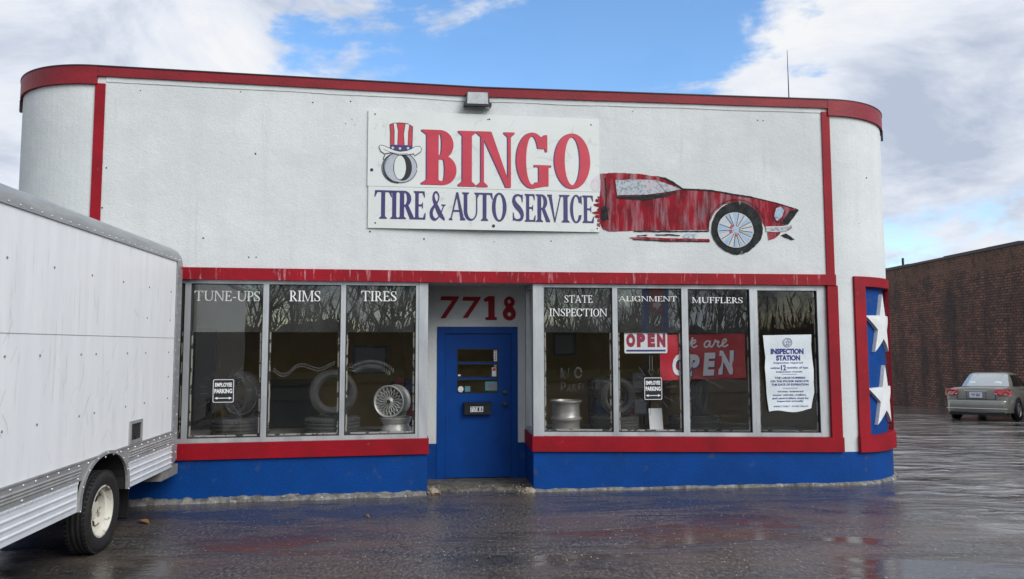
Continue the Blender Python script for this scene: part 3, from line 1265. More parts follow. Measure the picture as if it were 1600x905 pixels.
def build_shell():
    mb = MB()
    fbox(mb, UA, UB, 2.73, 5.25, -.25, 0)
    fbox(mb, UA, -4.66, .51, 2.73, -.25, 0)
    fbox(mb, 4.985, 5.44, .51, 2.73, -.25, 0)
    fbox(mb, 6.48, UB, .51, 2.73, -.25, 0)
    fbox(mb, 5.44, 6.48, .51, .60, -.25, -.01)
    fbox(mb, UA, UB, 5.25, 5.355, -.25, -.01)
    # rear wall
    a, b = F(UA, 0, 0), F(UB, 0, 0)
    mb.hexa([(a[0], a[1], -1.6), (b[0], b[1], -1.6), (b[0], b[1] + .25, -1.6), (a[0], a[1] + .25, -1.6),
             (a[0], a[1], 5.355), (b[0], b[1], 5.355), (b[0], b[1] + .25, 5.355), (a[0], a[1] + .25, 5.355)])
    mb.build('wall', M['stucco'], shop)
    FB('base', [(UA, -.69, -1.6, .51, -.25, .004)], M['blue'], shop, label='blue painted base left of the entrance')
    FB('base', [(.70, UB, -1.6, .51, -.25, .004)], M['blue'], shop, label='blue painted base right of the entrance')
    # parapet band: thin along the straight front, deeper round the corners
    FB('parapet_band', [(-4.80, 4.93, 5.250, 5.372, -.1, .030)], M['red_cap'], shop, label='thin red band along the top of the front')
    FB('parapet_band', [(4.93, UB, 5.145, 5.372, -.1, .034)], M['red_cap'], shop, label='deeper red band round the right corner')
    FB('parapet_band', [(UA, -4.80, 5.145, 5.372, -.1, .034)], M['red_cap'], shop, label='deeper red band round the left corner')
    FB('coping', [(UA, UB, 5.372, 5.385, -.28, .040)], M['coping'], shop)
    # rough white lip below the band
    mb = MB()
    us = [-4.70 + i * .19 for i in range(51)]
    us[-1] = 4.835
    for i in range(len(us) - 1):
        fbox(mb, us[i], us[i + 1], 5.185 + .012 * mnoise.noise(Vector((us[i] * 1.3, 0, 0))), 5.25, .0, .008 + .003 * mnoise.noise(Vector((us[i] * 3, 4, 0))))
    mb.build('plaster_lip', M['stucco'], shop)
    FB('drip_end', [(-6.42, -6.34, 5.0, 5.145, .01, .04)], M['coping'], shop)
    FB('drip_end', [(6.33, 6.40, 5.0, 5.145, .01, .04)], M['coping'], shop)
    # vertical stripes and fascia
    FB('stripe', [(-4.822, -4.706, 2.877, 5.16, -.01, .018)], M['red'], shop, label='left vertical red stripe')
    FB('stripe', [(4.838, 4.956, 2.877, 5.20, -.01, .018)], M['red'], shop, label='right vertical red stripe')
    FB('fascia_band', [(-4.822, 4.956, 2.727, 2.877, -.01, .045)], M['red_worn'], shop, label='chipped red band above the windows')
    FB('corner_post', [(4.832, 4.985, .707, 2.722, -.25, .03)], M['red'], shop, label='red post at the right end of the windows')
    FB('corner_post', [(-4.82, -4.66, .707, 2.722, -.25, .03)], M['red'], shop)
    # sills
    FB('sill', [(-4.86, -.672, .512, .707, -.25, .038)], M['red'], shop, label='red sill under the left windows')
    FB('sill', [(.682, 4.998, .512, .707, -.25, .038)], M['red'], shop, label='red sill under the right windows')
    # roof, ceiling, floor
    def slab(name, z0, z1, inset, m_, **kw):
        us = usplit(UA, UB)
        P = []
        for u in us:
            x, y, _ = F(u, 0, -inset, 'L' if u < 0 else 'R')
            P.append((x, y))
            if u == 0:
                P.append(F(0, 0, -inset, 'R')[:2])
        q = MB()
        flat(q, [P], lambda a, b, d: (a, b, d), z1, z1 - z0)
        return q.build(name, m_, shop, **kw)
    slab('roof', 5.10, 5.16, .2, M['coping'])
    # interior shell
    mb = MB()
    P = [FR_(-6.0, 0, -3.0)[:2], FR_(6.0, 0, -3.0)[:2], FR_(6.0, 0, -1.0)[:2], FR_(4.9, 0, -.1)[:2], FR_(.75, 0, -.1)[:2], FR_(.75, 0, -.95)[:2], FR_(-.8, 0, -.95)[:2], FL_(-.74, 0, -.1)[:2], FL_(-4.8, 0, -.1)[:2], FL_(-6.0, 0, -1.2)[:2]]
    q = MB()
    flat(q, [P], lambda a, b, d: (a, b, d), 2.82, .05)
    q.build('ceiling', M['ceil'], shop)
    q = MB()
    flat(q, [P], lambda a, b, d: (a, b, d), .06, .05)
    q.build('floor', M['intfloor'], shop)
    q = MB()
    T = lambda u, d, z: FR_(u, z, d)
    q.box(-6.1, 6.1, -3.12, -3.0, .0, 2.82, T)
    q.box(-6.12, -6.0, -3.0, -1.2, .0, 2.82, T)
    q.box(6.0, 6.12, -3.0, -1.0, .0, 2.82, T)
    q.build('interior_wall', M['ochre'], shop)
    # wall and dark doorway behind the windows
    q = MB()
    q.box(-5.6, -4.2, -3.0, -2.95, .06, 2.2, T)
    q.build('inner_door', M['dark'], shop)
    q = MB()
    q.box(-3.3, -2.5, -2.98, -2.3, .06, 1.35, T)
    q.build('counter', M['dark'], shop)
    # display shelves behind the glass
    FB('display_shelf', [(-4.66, -.76, .62, .748, -1.15, -.076)], M['shelf'], shop)
    FB('display_shelf', [(.78, 4.83, .62, .748, -1.15, -.076)], M['shelf'], shop)
    q = MB()
    T2 = lambda u, d, z: FL_(u, z, d)
    q.box(-4.66, -.80, -1.15, -1.12, .06, .62, T2)
    q.box(.80, 4.83, -1.15, -1.12, .06, .54, T)
    q.build('shelf_back', M['ochre'], shop)


build_shell()


def build_footing():
    for (a, b, h0, h1, w0, w1) in ((-5.6, -.70, .075, .038, .15, .11), (.70, 6.6, .024, .018, .06, .05)):
        mb = MB()
        n = int((b - a) / .035)
        rows = []
        for i in range(n + 1):
            u = a + (b - a) * i / n
            f = i / n
            h = h0 + (h1 - h0) * f
            w = w0 + (w1 - w0) * f
            nz_ = mnoise.fractal(Vector((u * 3.1, 0, 2.2)), 1.0, 2.0, 4)
            n2 = mnoise.fractal(Vector((u * 2.3, 5, 2.2)), 1.0, 2.0, 4)
            h = max(.004, h * (1 + .45 * nz_ + .35 * max(-.9, mnoise.fractal(Vector((u * 11, 1, 1)), 1, 2, 3))))
            w = max(.02, w * (1 + .6 * n2))
            zb = -tilt(u, 0)
            rows.append([F(u, zb - .05, .0), F(u, zb + h, .005), F(u, zb + h * .92, w * .35), F(u, zb + h * .45, w * .7), F(u, zb - .02, w)])
        for r in rows:
            # the front sits on flat ground: drop the facade's slope
            for k, p in enumerate(r):
                mb.v.append((p[0], p[1], max(p[2], -.05) + (.078 if False else 0)))
        for i in range(n):
            for k in range(4):
                mb.f.append((i * 5 + k, i * 5 + k + 1, (i + 1) * 5 + k + 1, (i + 1) * 5 + k))
        mb.build('footing', M['concrete'], shop, label='rough concrete edge along the foot of the wall')


build_footing()


def frame_ring(mb, u0, u1, z0, z1, l, r, b, t, d0=-.075, d1=-.015, fb=fbox):
    fb(mb, u0, u0 + l, z0, z1, d0, d1)
    fb(mb, u1 - r, u1, z0, z1, d0, d1)
    fb(mb, u0 + l, u1 - r, z0, z0 + b, d0, d1 - .002)
    fb(mb, u0 + l, u1 - r, z1 - t, z1, d0, d1 - .002)


def window(u0, u1, z0, z1, l, r, b, t, film=True, label=None, filmz=2.075):
    mb = MB()
    frame_ring(mb, u0, u1, z0, z1, l, r, b, t)
    w = mb.build('window', M['alu'], shop, label=label)
    gu0, gu1, gz0, gz1 = u0 + l, u1 - r, z0 + b, z1 - t
    mb = MB()
    g = .009
    frame_ring(mb, gu0, gu1, gz0, gz1, g, g, g, g, -.060, -.030)
    mb.build('gasket', M['gasket'], w)
    mb = MB()
    mb.quad(F(gu0, gz0, -.05), F(gu1, gz0, -.05), F(gu1, gz1, -.05), F(gu0, gz1, -.05))
    mb.build('pane', M['glass'], w)
    top = filmz if film else gz1 - .01
    if film:
        mb = MB()
        mb.quad(F(gu0 + g, filmz, -.0535), F(gu1 - g, filmz, -.0535), F(gu1 - g, gz1 - g, -.0535), F(gu0 + g, gz1 - g, -.0535))
        mb.build('tint_film', M['film'], w)
    mb = MB()
    for k, (a, c) in enumerate(((gu0 + .014, gu0 + .032), (gu1 - .034, gu1 - .014))):
        n = 14
        for i in range(n):
            za = gz0 + .02 + (top - gz0 - .02) * i / n
            zb = gz0 + .02 + (top - gz0 - .02) * (i + 1) / n
            j = .004 * mnoise.noise(Vector((a * 7, i * 1.7, 0)))
            mb.quad(F(a + j, za, -.056), F(c + j, za, -.056), F(c + j, zb, -.056), F(a + j, zb, -.056))
    mb.quad(F(gu0 + .035, gz0 + .014, -.056), F(gu1 - .037, gz0 + .014, -.056), F(gu1 - .037, gz0 + .034, -.056), F(gu0 + .035, gz0 + .034, -.056))
    mb.build('glazing_tape', M['tape'], w)
    return w


TF = lambda a, b, d: F(a, b, d)


def glass_text(win, lines, faded=False, stem=.13):
    mb = MB()
    for s, x0, x1, y0, y1 in lines:
        serif_text(mb, s, x0, x1, y0, y1, TF, -.0485, stem)
    mb.build('lettering', M['white_faded'] if faded else M['white_print'], win, recalc=False)


WZ0, WZ1 = .708, 2.727
window(-4.66, -3.665, WZ0, WZ1, .06, .034, .055, .045, label='leftmost window half hidden behind the truck')
w1 = window(-3.664, -2.731, WZ0, WZ1, .034, .034, .055, .045, label='window lettered TUNE-UPS')
w2 = window(-2.730, -1.774, WZ0, WZ1, .034, .03, .055, .045, label='window lettered RIMS')
w3 = window(-1.773, -.808, WZ0, WZ1, .03, .038, .055, .045, label='window lettered TIRES')
w4 = window(.845, 1.820, WZ0 + .002, WZ1 - .005, .004, .034, .052, .045, label='window lettered STATE INSPECTION')
w5 = window(1.821, 2.794, WZ0 + .002, WZ1 - .005, .034, .043, .052, .050, label='window lettered ALIGNMENT')
w6 = window(2.795, 3.772, WZ0 + .002, WZ1 - .005, .043, .054, .052, .055, label='window lettered MUFFLERS')
w7 = window(3.773, 4.830, WZ0 + .002, WZ1 - .005, .056, .134, .054, .068, film=False, label='untinted window at the right end')
glass_text(w1, [('TUNE-UPS', -3.60, -2.81, 2.465, 2.592)], True)
glass_text(w2, [('RIMS', -2.45, -2.065, 2.468, 2.605)])
glass_text(w3, [('TIRES', -1.555, -1.098, 2.478, 2.610)])
glass_text(w4, [('STATE', 1.136, 1.52, 2.474, 2.575), ('INSPECTION', .93, 1.72, 2.292, 2.394)])
glass_text(w5, [('ALIGNMENT', 1.882, 2.698, 2.497, 2.566)])
glass_text(w6, [('MUFFLERS', 2.91, 3.635, 2.478, 2.557)])

FB('window_post', [(-.806, -.690, .709, 2.725, -.12, -.006)], M['alu'], shop, label='wide aluminium post left of the entrance')
FB('window_post', [(.702, .843, .709, 2.722, -.12, -.006)], M['alu'], shop, label='wide aluminium post right of the entrance')


# ---- recessed entrance
def build_recess():
    for side, u0, u1, T in (('L', -.742, -.690, FL_), ('R', .702, .754, FR_)):
        sg = 1 if side == 'L' else -1       # towards the opening
        ui, uo = (-.690, -.742) if side == 'L' else (.702, .754)
        Tb = lambda a, d, z, T=T: T(a, z, d)
        mb = MB()
        mb.box(min(ui, uo), max(ui, uo), -1.0, -.252, -.3, .510, Tb)
        mb.build('base', M['blue'], shop)
        mb = MB()
        mb.box(min(ui + sg * .018, uo), max(ui + sg * .018, uo), -.85, -.252, .512, .705, Tb)
        mb.build('sill', M['red'], shop)
        mb = MB()
        mb.box(min(ui, uo), max(ui, uo), -.17, -.122, .707, 2.728, Tb)
        mb.box(min(ui, uo), max(ui, uo), -.84, -.79, .707, 2.728, Tb)
        mb.box(min(ui, uo), max(ui, uo), -.79, -.17, .707, .76, Tb)
        mb.box(min(ui, uo), max(ui, uo), -.79, -.17, 2.67, 2.728, Tb)
        w = mb.build('window', M['alu'], shop, label='narrow side window of the recessed entrance')
        mb = MB()
        um = (ui + uo) / 2
        mb.quad(T(um, .76, -.79), T(um, .76, -.17), T(um, 2.67, -.17), T(um, 2.67, -.79))
        mb.build('pane', M['glass'], w)
    Tb = lambda a, d, z: FR_(a, z, d)
    mb = MB()
    mb.box(-.76, -.566, -1.0, -.852, .52, 2.74, Tb)
    mb.box(.590, .70, -1.0, -.852, .52, 2.74, Tb)
    mb.box(-.566, .590, -1.0, -.852, 2.170, 2.74, Tb)
    mb.build('recess_wall', M['stucco'], shop, label='white wall round the entrance door')
    mb = MB()
    mb.box(-.76, -.566, -1.0, -.853, -.3, .52, Tb)
    mb.build('base', M['blue'], shop)
    mb = MB()
    mb.box(.590, .70, -1.0, -.853, -.3, .52, Tb)
    mb.build('base', M['blue'], shop)
    mb = MB()
    mb.box(-.80, .75, -1.0, -.252, 2.74, 2.81, Tb)
    mb.build('soffit', M['stucco'], shop)
    # door frame
    mb = MB()
    mb.box(-.566, -.462, -.96, -.845, .0, 2.168, Tb)
    mb.box(.512, .590, -.96, -.845, .0, 2.168, Tb)
    mb.box(-.462, .512, -.96, -.845, 2.075, 2.168, Tb)
    mb.box(-.462, -.445, -.93, -.855, .0, 2.075, Tb)
    mb.box(.497, .512, -.93, -.855, .0, 2.075, Tb)
    mb.build('door_frame', M['door_blue'], shop)
    # door leaf with three lights
    W = [(1.661, 1.854), (1.444, 1.640), (1.221, 1.417)]
    mb = MB()
    d0, d1 = -.92, -.875
    mb.box(-.442, -.280, d0, d1, .035, 2.066, Tb)
    mb.box(.314, .494, d0, d1, .035, 2.066, Tb)
    zz = [.035] + [z for a, b in reversed(W) for z in (a, b)] + [2.066]
    for i in range(0, len(zz), 2):
        mb.box(-.280, .314, d0, d1, zz[i], zz[i + 1], Tb)
    door = mb.build('door', M['door_blue'], shop, label='blue entrance door with three horizontal lights')
    for a, b in W:
        mb = MB()
        mb.quad(FR_(-.28, a, -.9), FR_(.314, a, -.9), FR_(.314, b, -.9), FR_(-.28, b, -.9))
        mb.build('pane', M['glass'], door)
        mb = MB()
        g = .013
        for bx in ((-.28, -.28 + g, a, b), (.314 - g, .314, a, b), (-.28 + g, .314 - g, a, a + g), (-.28 + g, .314 - g, b - g, b)):
            mb.box(bx[0], bx[1], -.895, -.871, bx[2], bx[3], Tb)
        mb.build('glazing_bead', M['blackpl'], door)
    Tf = lambda a, b, d: FR_(a, b, d)

    def sticker(x0, x1, z0, z1, m_, label):
        q = MB()
        q.quad(FR_(x0, z0, -.897), FR_(x1, z0, -.897), FR_(x1, z1, -.897), FR_(x0, z1, -.897))
        return q.build('sticker', m_, door, label=label)
    sticker(.248, .296, 1.672, 1.835, M['sheet_white'], 'tall white sticker in the top light')
    sticker(.222, .284, 1.452, 1.585, M['sheet_white'], 'white and red sticker in the middle light')
    sticker(.250, .290, 1.600, 1.626, M['sheet_white'], 'small white sticker in the middle light')
    sticker(-.268, -.228, 1.462, 1.486, M['sheet_white'], 'small white sticker at the lower left of the middle light')
    sticker(-.166, -.090, 1.240, 1.318, M['aqua'], 'square pale sticker in the lowest light')
    sticker(.125, .300, 1.255, 1.385, M['aqua'], 'wide pale teal sticker in the lowest light')
    q = MB()
    flat(q, [ell(-.226, 1.277, .040, .043, 20)], Tf, -.897)
    q.build('sticker', M['sheet_white'], door, label='round white sticker in the lowest light')
    q = MB()
    q.quad(FR_(.228, 1.535, -.8965), FR_(.278, 1.535, -.8965), FR_(.278, 1.575, -.8965), FR_(.228, 1.575, -.8965))
    for i in range(5):
        z = 1.69 + i * .028
        q.quad(FR_(.262, z, -.8965), FR_(.282, z, -.8965), FR_(.282, z + .012, -.8965), FR_(.262, z + .012, -.8965))
    for i in range(3):
        z = 1.33 - i * .02
        q.quad(FR_(.17, z, -.8965), FR_(.28, z, -.8965), FR_(.28, z + .007, -.8965), FR_(.17, z + .007, -.8965))
    q.build('sticker_print', M['sign_red'], door, kind='stuff')
    for z in (1.222, 1.059):
        q = MB()
        c = Vector(FR_(.408, z, -.875))
        _, n = frame('R')
        n3 = Vector((n[0], n[1], 0))
        ux = Vector((-n[1], n[0], 0))
        prof = [(.0, 0), (.036, .0), (.036, .008), (.020, .012), (.016, .03), (.028, .04), (.031, .055), (.024, .066), (0, .070)] if z < 1.1 else [(0, 0), (.036, 0), (.034, .014), (.022, .02), (0, .022)]
        q.lathe(prof, lambda x, y, h: c + ux * x + Vector((0, 0, 1)) * y + n3 * h, 20)
        q.build('knob' if z < 1.1 else 'deadbolt', M['blackpl'], door, smooth=True, auto=40)
    mb = MB()
    for z in (.28, 1.05, 1.85):
        mb.box(-.452, -.436, -.885, -.868, z, z + .09, Tb)
    mb.build_each('hinge', M['door_blue'], door)
    # worn threshold slab
    mb = MB()
    n = 26
    for i in range(n + 1):
        u = -.690 + 1.392 * i / n
        k = mnoise.fractal(Vector((u * 5, 3, 1)), 1, 2, 4)
        k2 = mnoise.fractal(Vector((u * 8, 9, 1)), 1, 2, 4)
        for d, z in ((-.95, .022), (-.6, .026 + .01 * k), (-.35, .03 + .012 * k2), (-.16 + .10 * k, .020 + .014 * k2), (-.07 + .12 * k, -.03)):
            mb.v.append(FR_(u, z, d))
    for i in range(n):
        for k in range(4):
            mb.f.append((i * 5 + k, i * 5 + k + 1, (i + 1) * 5 + k + 1, (i + 1) * 5 + k))
    mb.build('threshold', M['concrete_dark'], shop, label='cracked and dirty concrete threshold at the door')


M['concrete_dark'] = mat('dirty_threshold_concrete', (0.13, 0.12, 0.10), 0.7, col2=(0.035, 0.032, 0.026), vscale=7, bump=.02, bscale=14, col3=(0.11, 0.12, 0.05), c3scale=5, c3lo=.58, c3hi=.7)
build_recess()


# ---- star panel on the right corner
def star_pts(cx, cz, R):
    P = []
    for k in range(10):
        a = pi / 2 + k * pi / 5
        r = R if k % 2 == 0 else R * .40
        P.append((cx + r * cos(a), cz + r * sin(a)))
    return P


def build_star_panel():
    for bx in ((5.245, 5.440, .725, 2.722, -.06, .034), (6.48, 6.66, .725, 2.722, -.06, .034), (5.245, 6.66, 2.722, 2.86, -.06, .034)):
        FB('panel_frame', [bx], M['red'], shop, label='red frame round the starred corner panel')
    FB('panel_sill', [(5.235, 6.68, .505, .725, -.06, .058)], M['red'], shop, label='red sill under the starred corner panel')
    FB('panel', [(5.44, 6.48, .60, 2.722, -.16, -.050)], M['blue'], shop, label='recessed blue panel on the rounded corner')
    # two relief stars bent round the corner
    for cz in (2.17, 1.145):
        P = star_pts(5.945, cz, .46)
        mb = MB()
        c = F(5.875, cz, .05, 'R')

        def FS(u, z, d):
            x, y, _ = F(u, 0, d, 'R')
            return (x, y, z)
        # cone-like facets: subdivide each outline edge for the bend
        ring = []
        for i in range(10):
            a, b = P[i], P[(i + 1) % 10]
            for k in range(5):
                ring.append((a[0] + (b[0] - a[0]) * k / 5, a[1] + (b[1] - a[1]) * k / 5))
        n = len(ring)
        levels = [(1.0, -.05), (1.0, .002), (.66, .004), (.33, .006)]
        for sc, d in levels:
            for (u, z) in ring:
                mb.v.append(FS(5.945 + (u - 5.945) * sc * 1.10, cz + (z - cz) * sc, d))
        mb.v.append(FS(5.945, cz, .008))
        for l in range(3):
            for i in range(n):
                j = (i + 1) % n
                mb.f.append((l * n + i, l * n + j, (l + 1) * n + j, (l + 1) * n + i))
        for i in range(n):
            mb.f.append((3 * n + i, 3 * n + (i + 1) % n, 4 * n))
        mb.build('star', M['star_white'], shop, label='upper white star' if cz > 2 else 'lower white star')


M['star_white'] = mat('white_star_paint', (0.68, 0.70, 0.70), 0.6, col2=(0.58, 0.60, 0.60), vscale=5, bump=.004, bscale=40)
build_star_panel()


# ---- small marks in the plaster
def build_marks():
    mb = MB()
    spots = [(-3.1, 5.15), (-2.2, 5.06), (-1.72, 5.1), (-1.7, 4.86), (-1.78, 4.80), (-1.66, 4.79), (-4.66, 4.1), (-4.3, 5.1), (-2.9, 4.35), (-4.69, 3.6),
             (-1.45, 3.38), (-.75, 3.30), (.18, 3.28), (.95, 3.30), (2.1, 5.12), (3.9, 5.05), (3.98, 5.05), (5.4, 3.62), (-3.5, 3.25), (-2.95, 3.02), (-2.86, 3.02), (5.6, 4.3)]
    for u, z in spots:
        r = random.uniform(.006, .014)
        flat(mb, [ell(u, z, r, r * random.uniform(.7, 1.2), 7)], lambda a, b, d: F(a, b, d), .0035)
    mb.build('anchor_hole', M['ink'], shop, kind='stuff')


build_marks()


# ---- painted car on the wall
def build_mural():
    P = {
'body':[(1.633,4.236),(1.842,4.256),(2.134,4.249),(2.397,4.221),(2.544,4.179),(2.661,4.118),(2.793,4.042),(3.164,4.034),(3.478,3.992),(3.793,3.949),(4.124,3.883),(4.442,3.790),(4.394,3.719),(4.334,3.770),(4.192,3.574),(4.237,3.569),(4.344,3.565),(4.358,3.527),(4.296,3.488),(3.978,3.476),(3.949,3.563),(3.848,3.737),(3.700,3.842),(3.550,3.882),(3.385,3.849),(3.248,3.738),(3.171,3.606),(3.148,3.484),(2.446,3.465),(2.096,3.456),(1.748,3.438),(1.662,3.471),(1.628,3.541),(1.570,3.526),(1.594,3.598),(1.520,3.688),(1.589,3.741),(1.544,3.843),(1.625,3.896),(1.638,4.063)],
'darkend':[(1.641,3.776),(1.708,3.801),(1.721,3.606),(1.640,3.570)],
'window':[(1.841,4.149),(2.104,4.167),(2.411,4.164),(2.572,4.115),(2.772,4.039),(2.571,3.999),(2.277,3.955),(1.868,3.936)],
'sillshade':[(1.839,3.924),(2.276,3.943),(2.541,3.981),(2.748,4.015),(2.540,3.930),(2.245,3.880),(1.868,3.895)],
'grille':[(4.328,3.776),(4.469,3.785),(4.393,3.689),(4.298,3.576),(4.192,3.574)],
'lamp':[(4.199,3.832),(4.250,3.789),(4.210,3.685),(4.133,3.619),(4.095,3.689),(4.128,3.801)],
'lampin':[(4.189,3.794),(4.222,3.768),(4.189,3.691),(4.143,3.669),(4.129,3.713),(4.152,3.778)],
'bumper':[(3.970,3.528),(4.237,3.539),(4.328,3.559),(4.346,3.532),(4.281,3.499),(4.114,3.473),(3.969,3.482)],
'apron':[(3.992,3.462),(4.189,3.471),(4.173,3.436),(4.096,3.376),(4.005,3.351)],
'tuft':[(4.188,3.427),(4.265,3.452),(4.390,3.366),(4.338,3.357),(4.248,3.393)],
'redsill':[(2.022,3.360),(2.153,3.377),(2.591,3.361),(3.151,3.357),(3.166,3.325),(2.532,3.329),(2.080,3.344)],
'blacksill':[(2.066,3.341),(2.532,3.329),(3.166,3.325),(3.151,3.313),(2.532,3.312),(2.094,3.330)],
'rock1':[(2.096,3.456),(2.446,3.459),(3.148,3.475),(3.147,3.458),(2.446,3.442),(2.096,3.442)],
'rock2':[(2.124,3.393),(2.284,3.405),(2.270,3.390),(2.139,3.385)],
'rock3':[(2.387,3.410),(2.592,3.416),(2.739,3.407),(2.738,3.393),(2.592,3.399),(2.401,3.395)],
'roofline':[(2.397,4.227),(2.544,4.202),(2.661,4.147),(2.793,4.057),(3.165,4.049),(3.478,4.003),(3.793,3.961),(3.793,3.941),(3.477,3.983),(3.164,4.028),(2.793,4.037),(2.646,4.117),(2.544,4.173)],
'tyre':[(3.930,3.522),(3.925,3.440),(3.895,3.363),(3.842,3.296),(3.778,3.238),(3.709,3.191),(3.633,3.159),(3.549,3.146),(3.466,3.156),(3.392,3.186),(3.325,3.231),(3.264,3.287),(3.215,3.352),(3.188,3.427),(3.187,3.508),(3.204,3.590),(3.232,3.666),(3.271,3.733),(3.327,3.791),(3.401,3.839),(3.483,3.872),(3.565,3.885),(3.647,3.876),(3.728,3.846),(3.801,3.801),(3.855,3.745),(3.892,3.679),(3.916,3.604)]}
    rng = random.Random(3)

    def rough(lp, amp):
        out = []
        for i in range(len(lp)):
            a, b = Vector(lp[i]), Vector(lp[(i + 1) % len(lp)])
            n = max(1, int((b - a).length / .035))
            for k in range(n):
                q = a.lerp(b, k / n)
                out.append((q.x + rng.uniform(-amp, amp), q.y + rng.uniform(-amp, amp)))
        return out
    mur = None
    T = lambda a, b, d: F(a, b, d, 'R', True)
    parts = {}

    def lay(name, keys, m_, d, amp=.003):
        mb = MB()
        for k in keys:
            flat(mb, [rough(P[k], amp)] if isinstance(k, str) else [k], T, d)
        return mb.build(name, m_, root, recalc=False)
    mb = MB()
    flat(mb, [rough(P['body'], .004)], T, .004)
    root = mb.build('mural', M['mural_red'], shop, recalc=False, label='weathered painting of the front half of a red sports car')
    lay('painted_window', ['window'], M['mural_grey'], .0065)
    lay('painted_outline', ['roofline', 'sillshade', 'darkend', 'rock1', 'rock2', 'rock3', 'blacksill', 'tuft', 'grille'], M['mural_black'], .008)
    lay('painted_sill', ['redsill'], M['mural_red'], .0062)
    lay('painted_apron', ['apron'], M['mural_red'], .0062)
    lay('painted_tyre', ['tyre'], M['mural_black'], .0095, .004)
    c = (3.533, 3.488)
    mb = MB()
    flat(mb, [ell(c[0], c[1], .262, .252, 36)], T, .011)
    mb.build('painted_rim', M['mural_rim'], root, recalc=False)
    mb = MB()
    for a0, w in ((88, 9), (118, 5), (38, 8), (62, 3), (170, 9), (190, 4), (232, 8), (270, 6), (292, 4), (320, 8), (345, 5)):
        a = radians(a0)
        ww = radians(w)
        flat(mb, [[(c[0] + .05 * cos(a), c[1] + .05 * sin(a)), (c[0] + .25 * cos(a - ww), c[1] + .24 * sin(a - ww)), (c[0] + .25 * cos(a + ww), c[1] + .24 * sin(a + ww))]], T, .0122)
    flat(mb, [P['lampin']], T, .0122)
    flat(mb, [ell(c[0] + .005, c[1], .04, .04, 14)], T, .0142)
    # the two pale letters on the sill
    text(mb, 'GT', 2.79, 2.98, 3.365, 3.425, T, .0122, .0)
    mb.build('painted_blue_details', M['mural_blue'], root, recalc=False, kind='stuff')
    mb = MB()
    for a0 in (80, 108, 128, 55, 30, 15, 182, 160, 212, 245, 262, 285, 302, 335, 350):
        a = radians(a0 + rng.uniform(-3, 3))
        ribbon(mb, [(c[0] + .05 * cos(a), c[1] + .05 * sin(a)), (c[0] + .245 * cos(a), c[1] + .235 * sin(a))], .007, T, .0134)
    ribbon(mb, ell(c[0], c[1], .262, .252, 30), .007, T, .0134)
    ribbon(mb, [(x, z) for x, z in ell(4.17, 3.725, .085, .115, 14)], .006, T, .0134)
    ribbon(mb, ell(3.56, 3.52, .415, .395, 20, .35, 3.3), .008, T, .0134)
    ribbon(mb, [(2.8, 4.04), (3.2, 4.03), (3.8, 3.95), (4.15, 3.875), (4.45, 3.79)], .010, T, .0082)
    ribbon(mb, [(1.84, 4.15), (1.86, 3.94), (2.28, 3.955), (2.57, 3.999), (2.77, 4.04)], .007, T, .0082)
    ribbon(mb, [(2.42, 4.16), (2.50, 4.06), (2.55, 4.0)], .005, T, .0082)
    ribbon(mb, [(1.70, 4.18), (1.72, 4.0), (1.705, 3.8), (1.74, 3.6)], .016, T, .0082)
    mb.build('painted_lines', M['mural_black'], root, recalc=False)
    mb = MB()
    for a0 in (140, 200, 275):
        a = radians(a0)
        flat(mb, [ell(c[0] + .075 * cos(a), c[1] + .075 * sin(a), .022, .020, 9)], T, .0139)
    mb.build_each('painted_red_dab', M['sign_red'], root, recalc=False)
    mb = MB()
    flat(mb, [P['lamp']], T, .0108)
    mb.build('painted_lamp', M['mural_grey'], root, recalc=False)
    mb = MB()
    flat(mb, [P['bumper']], T, .0108)
    mb.build('painted_bumper', M['mural_grey'], root, recalc=False)
    mb = MB()
    ribbon(mb, [(3.97, 3.535), (4.23, 3.545), (4.32, 3.565)], .014, T, .0118)
    ribbon(mb, [(3.97, 3.478), (4.12, 3.470), (4.28, 3.495)], .008, T, .0118)
    mb.build('painted_bumper_edge', M['mural_pink'], root, recalc=False)


build_mural()

# ================================================================== SIGN BOARD
SA = (-1.88337761, 9.47834051)
SE = (cos(.1348028), sin(.1348028))
SN = (SE[1], -SE[0])
SG = lambda s, z, d=0.0: (SA[0] + s * SE[0] + d * SN[0], SA[1] + s * SE[1] + d * SN[1], z)


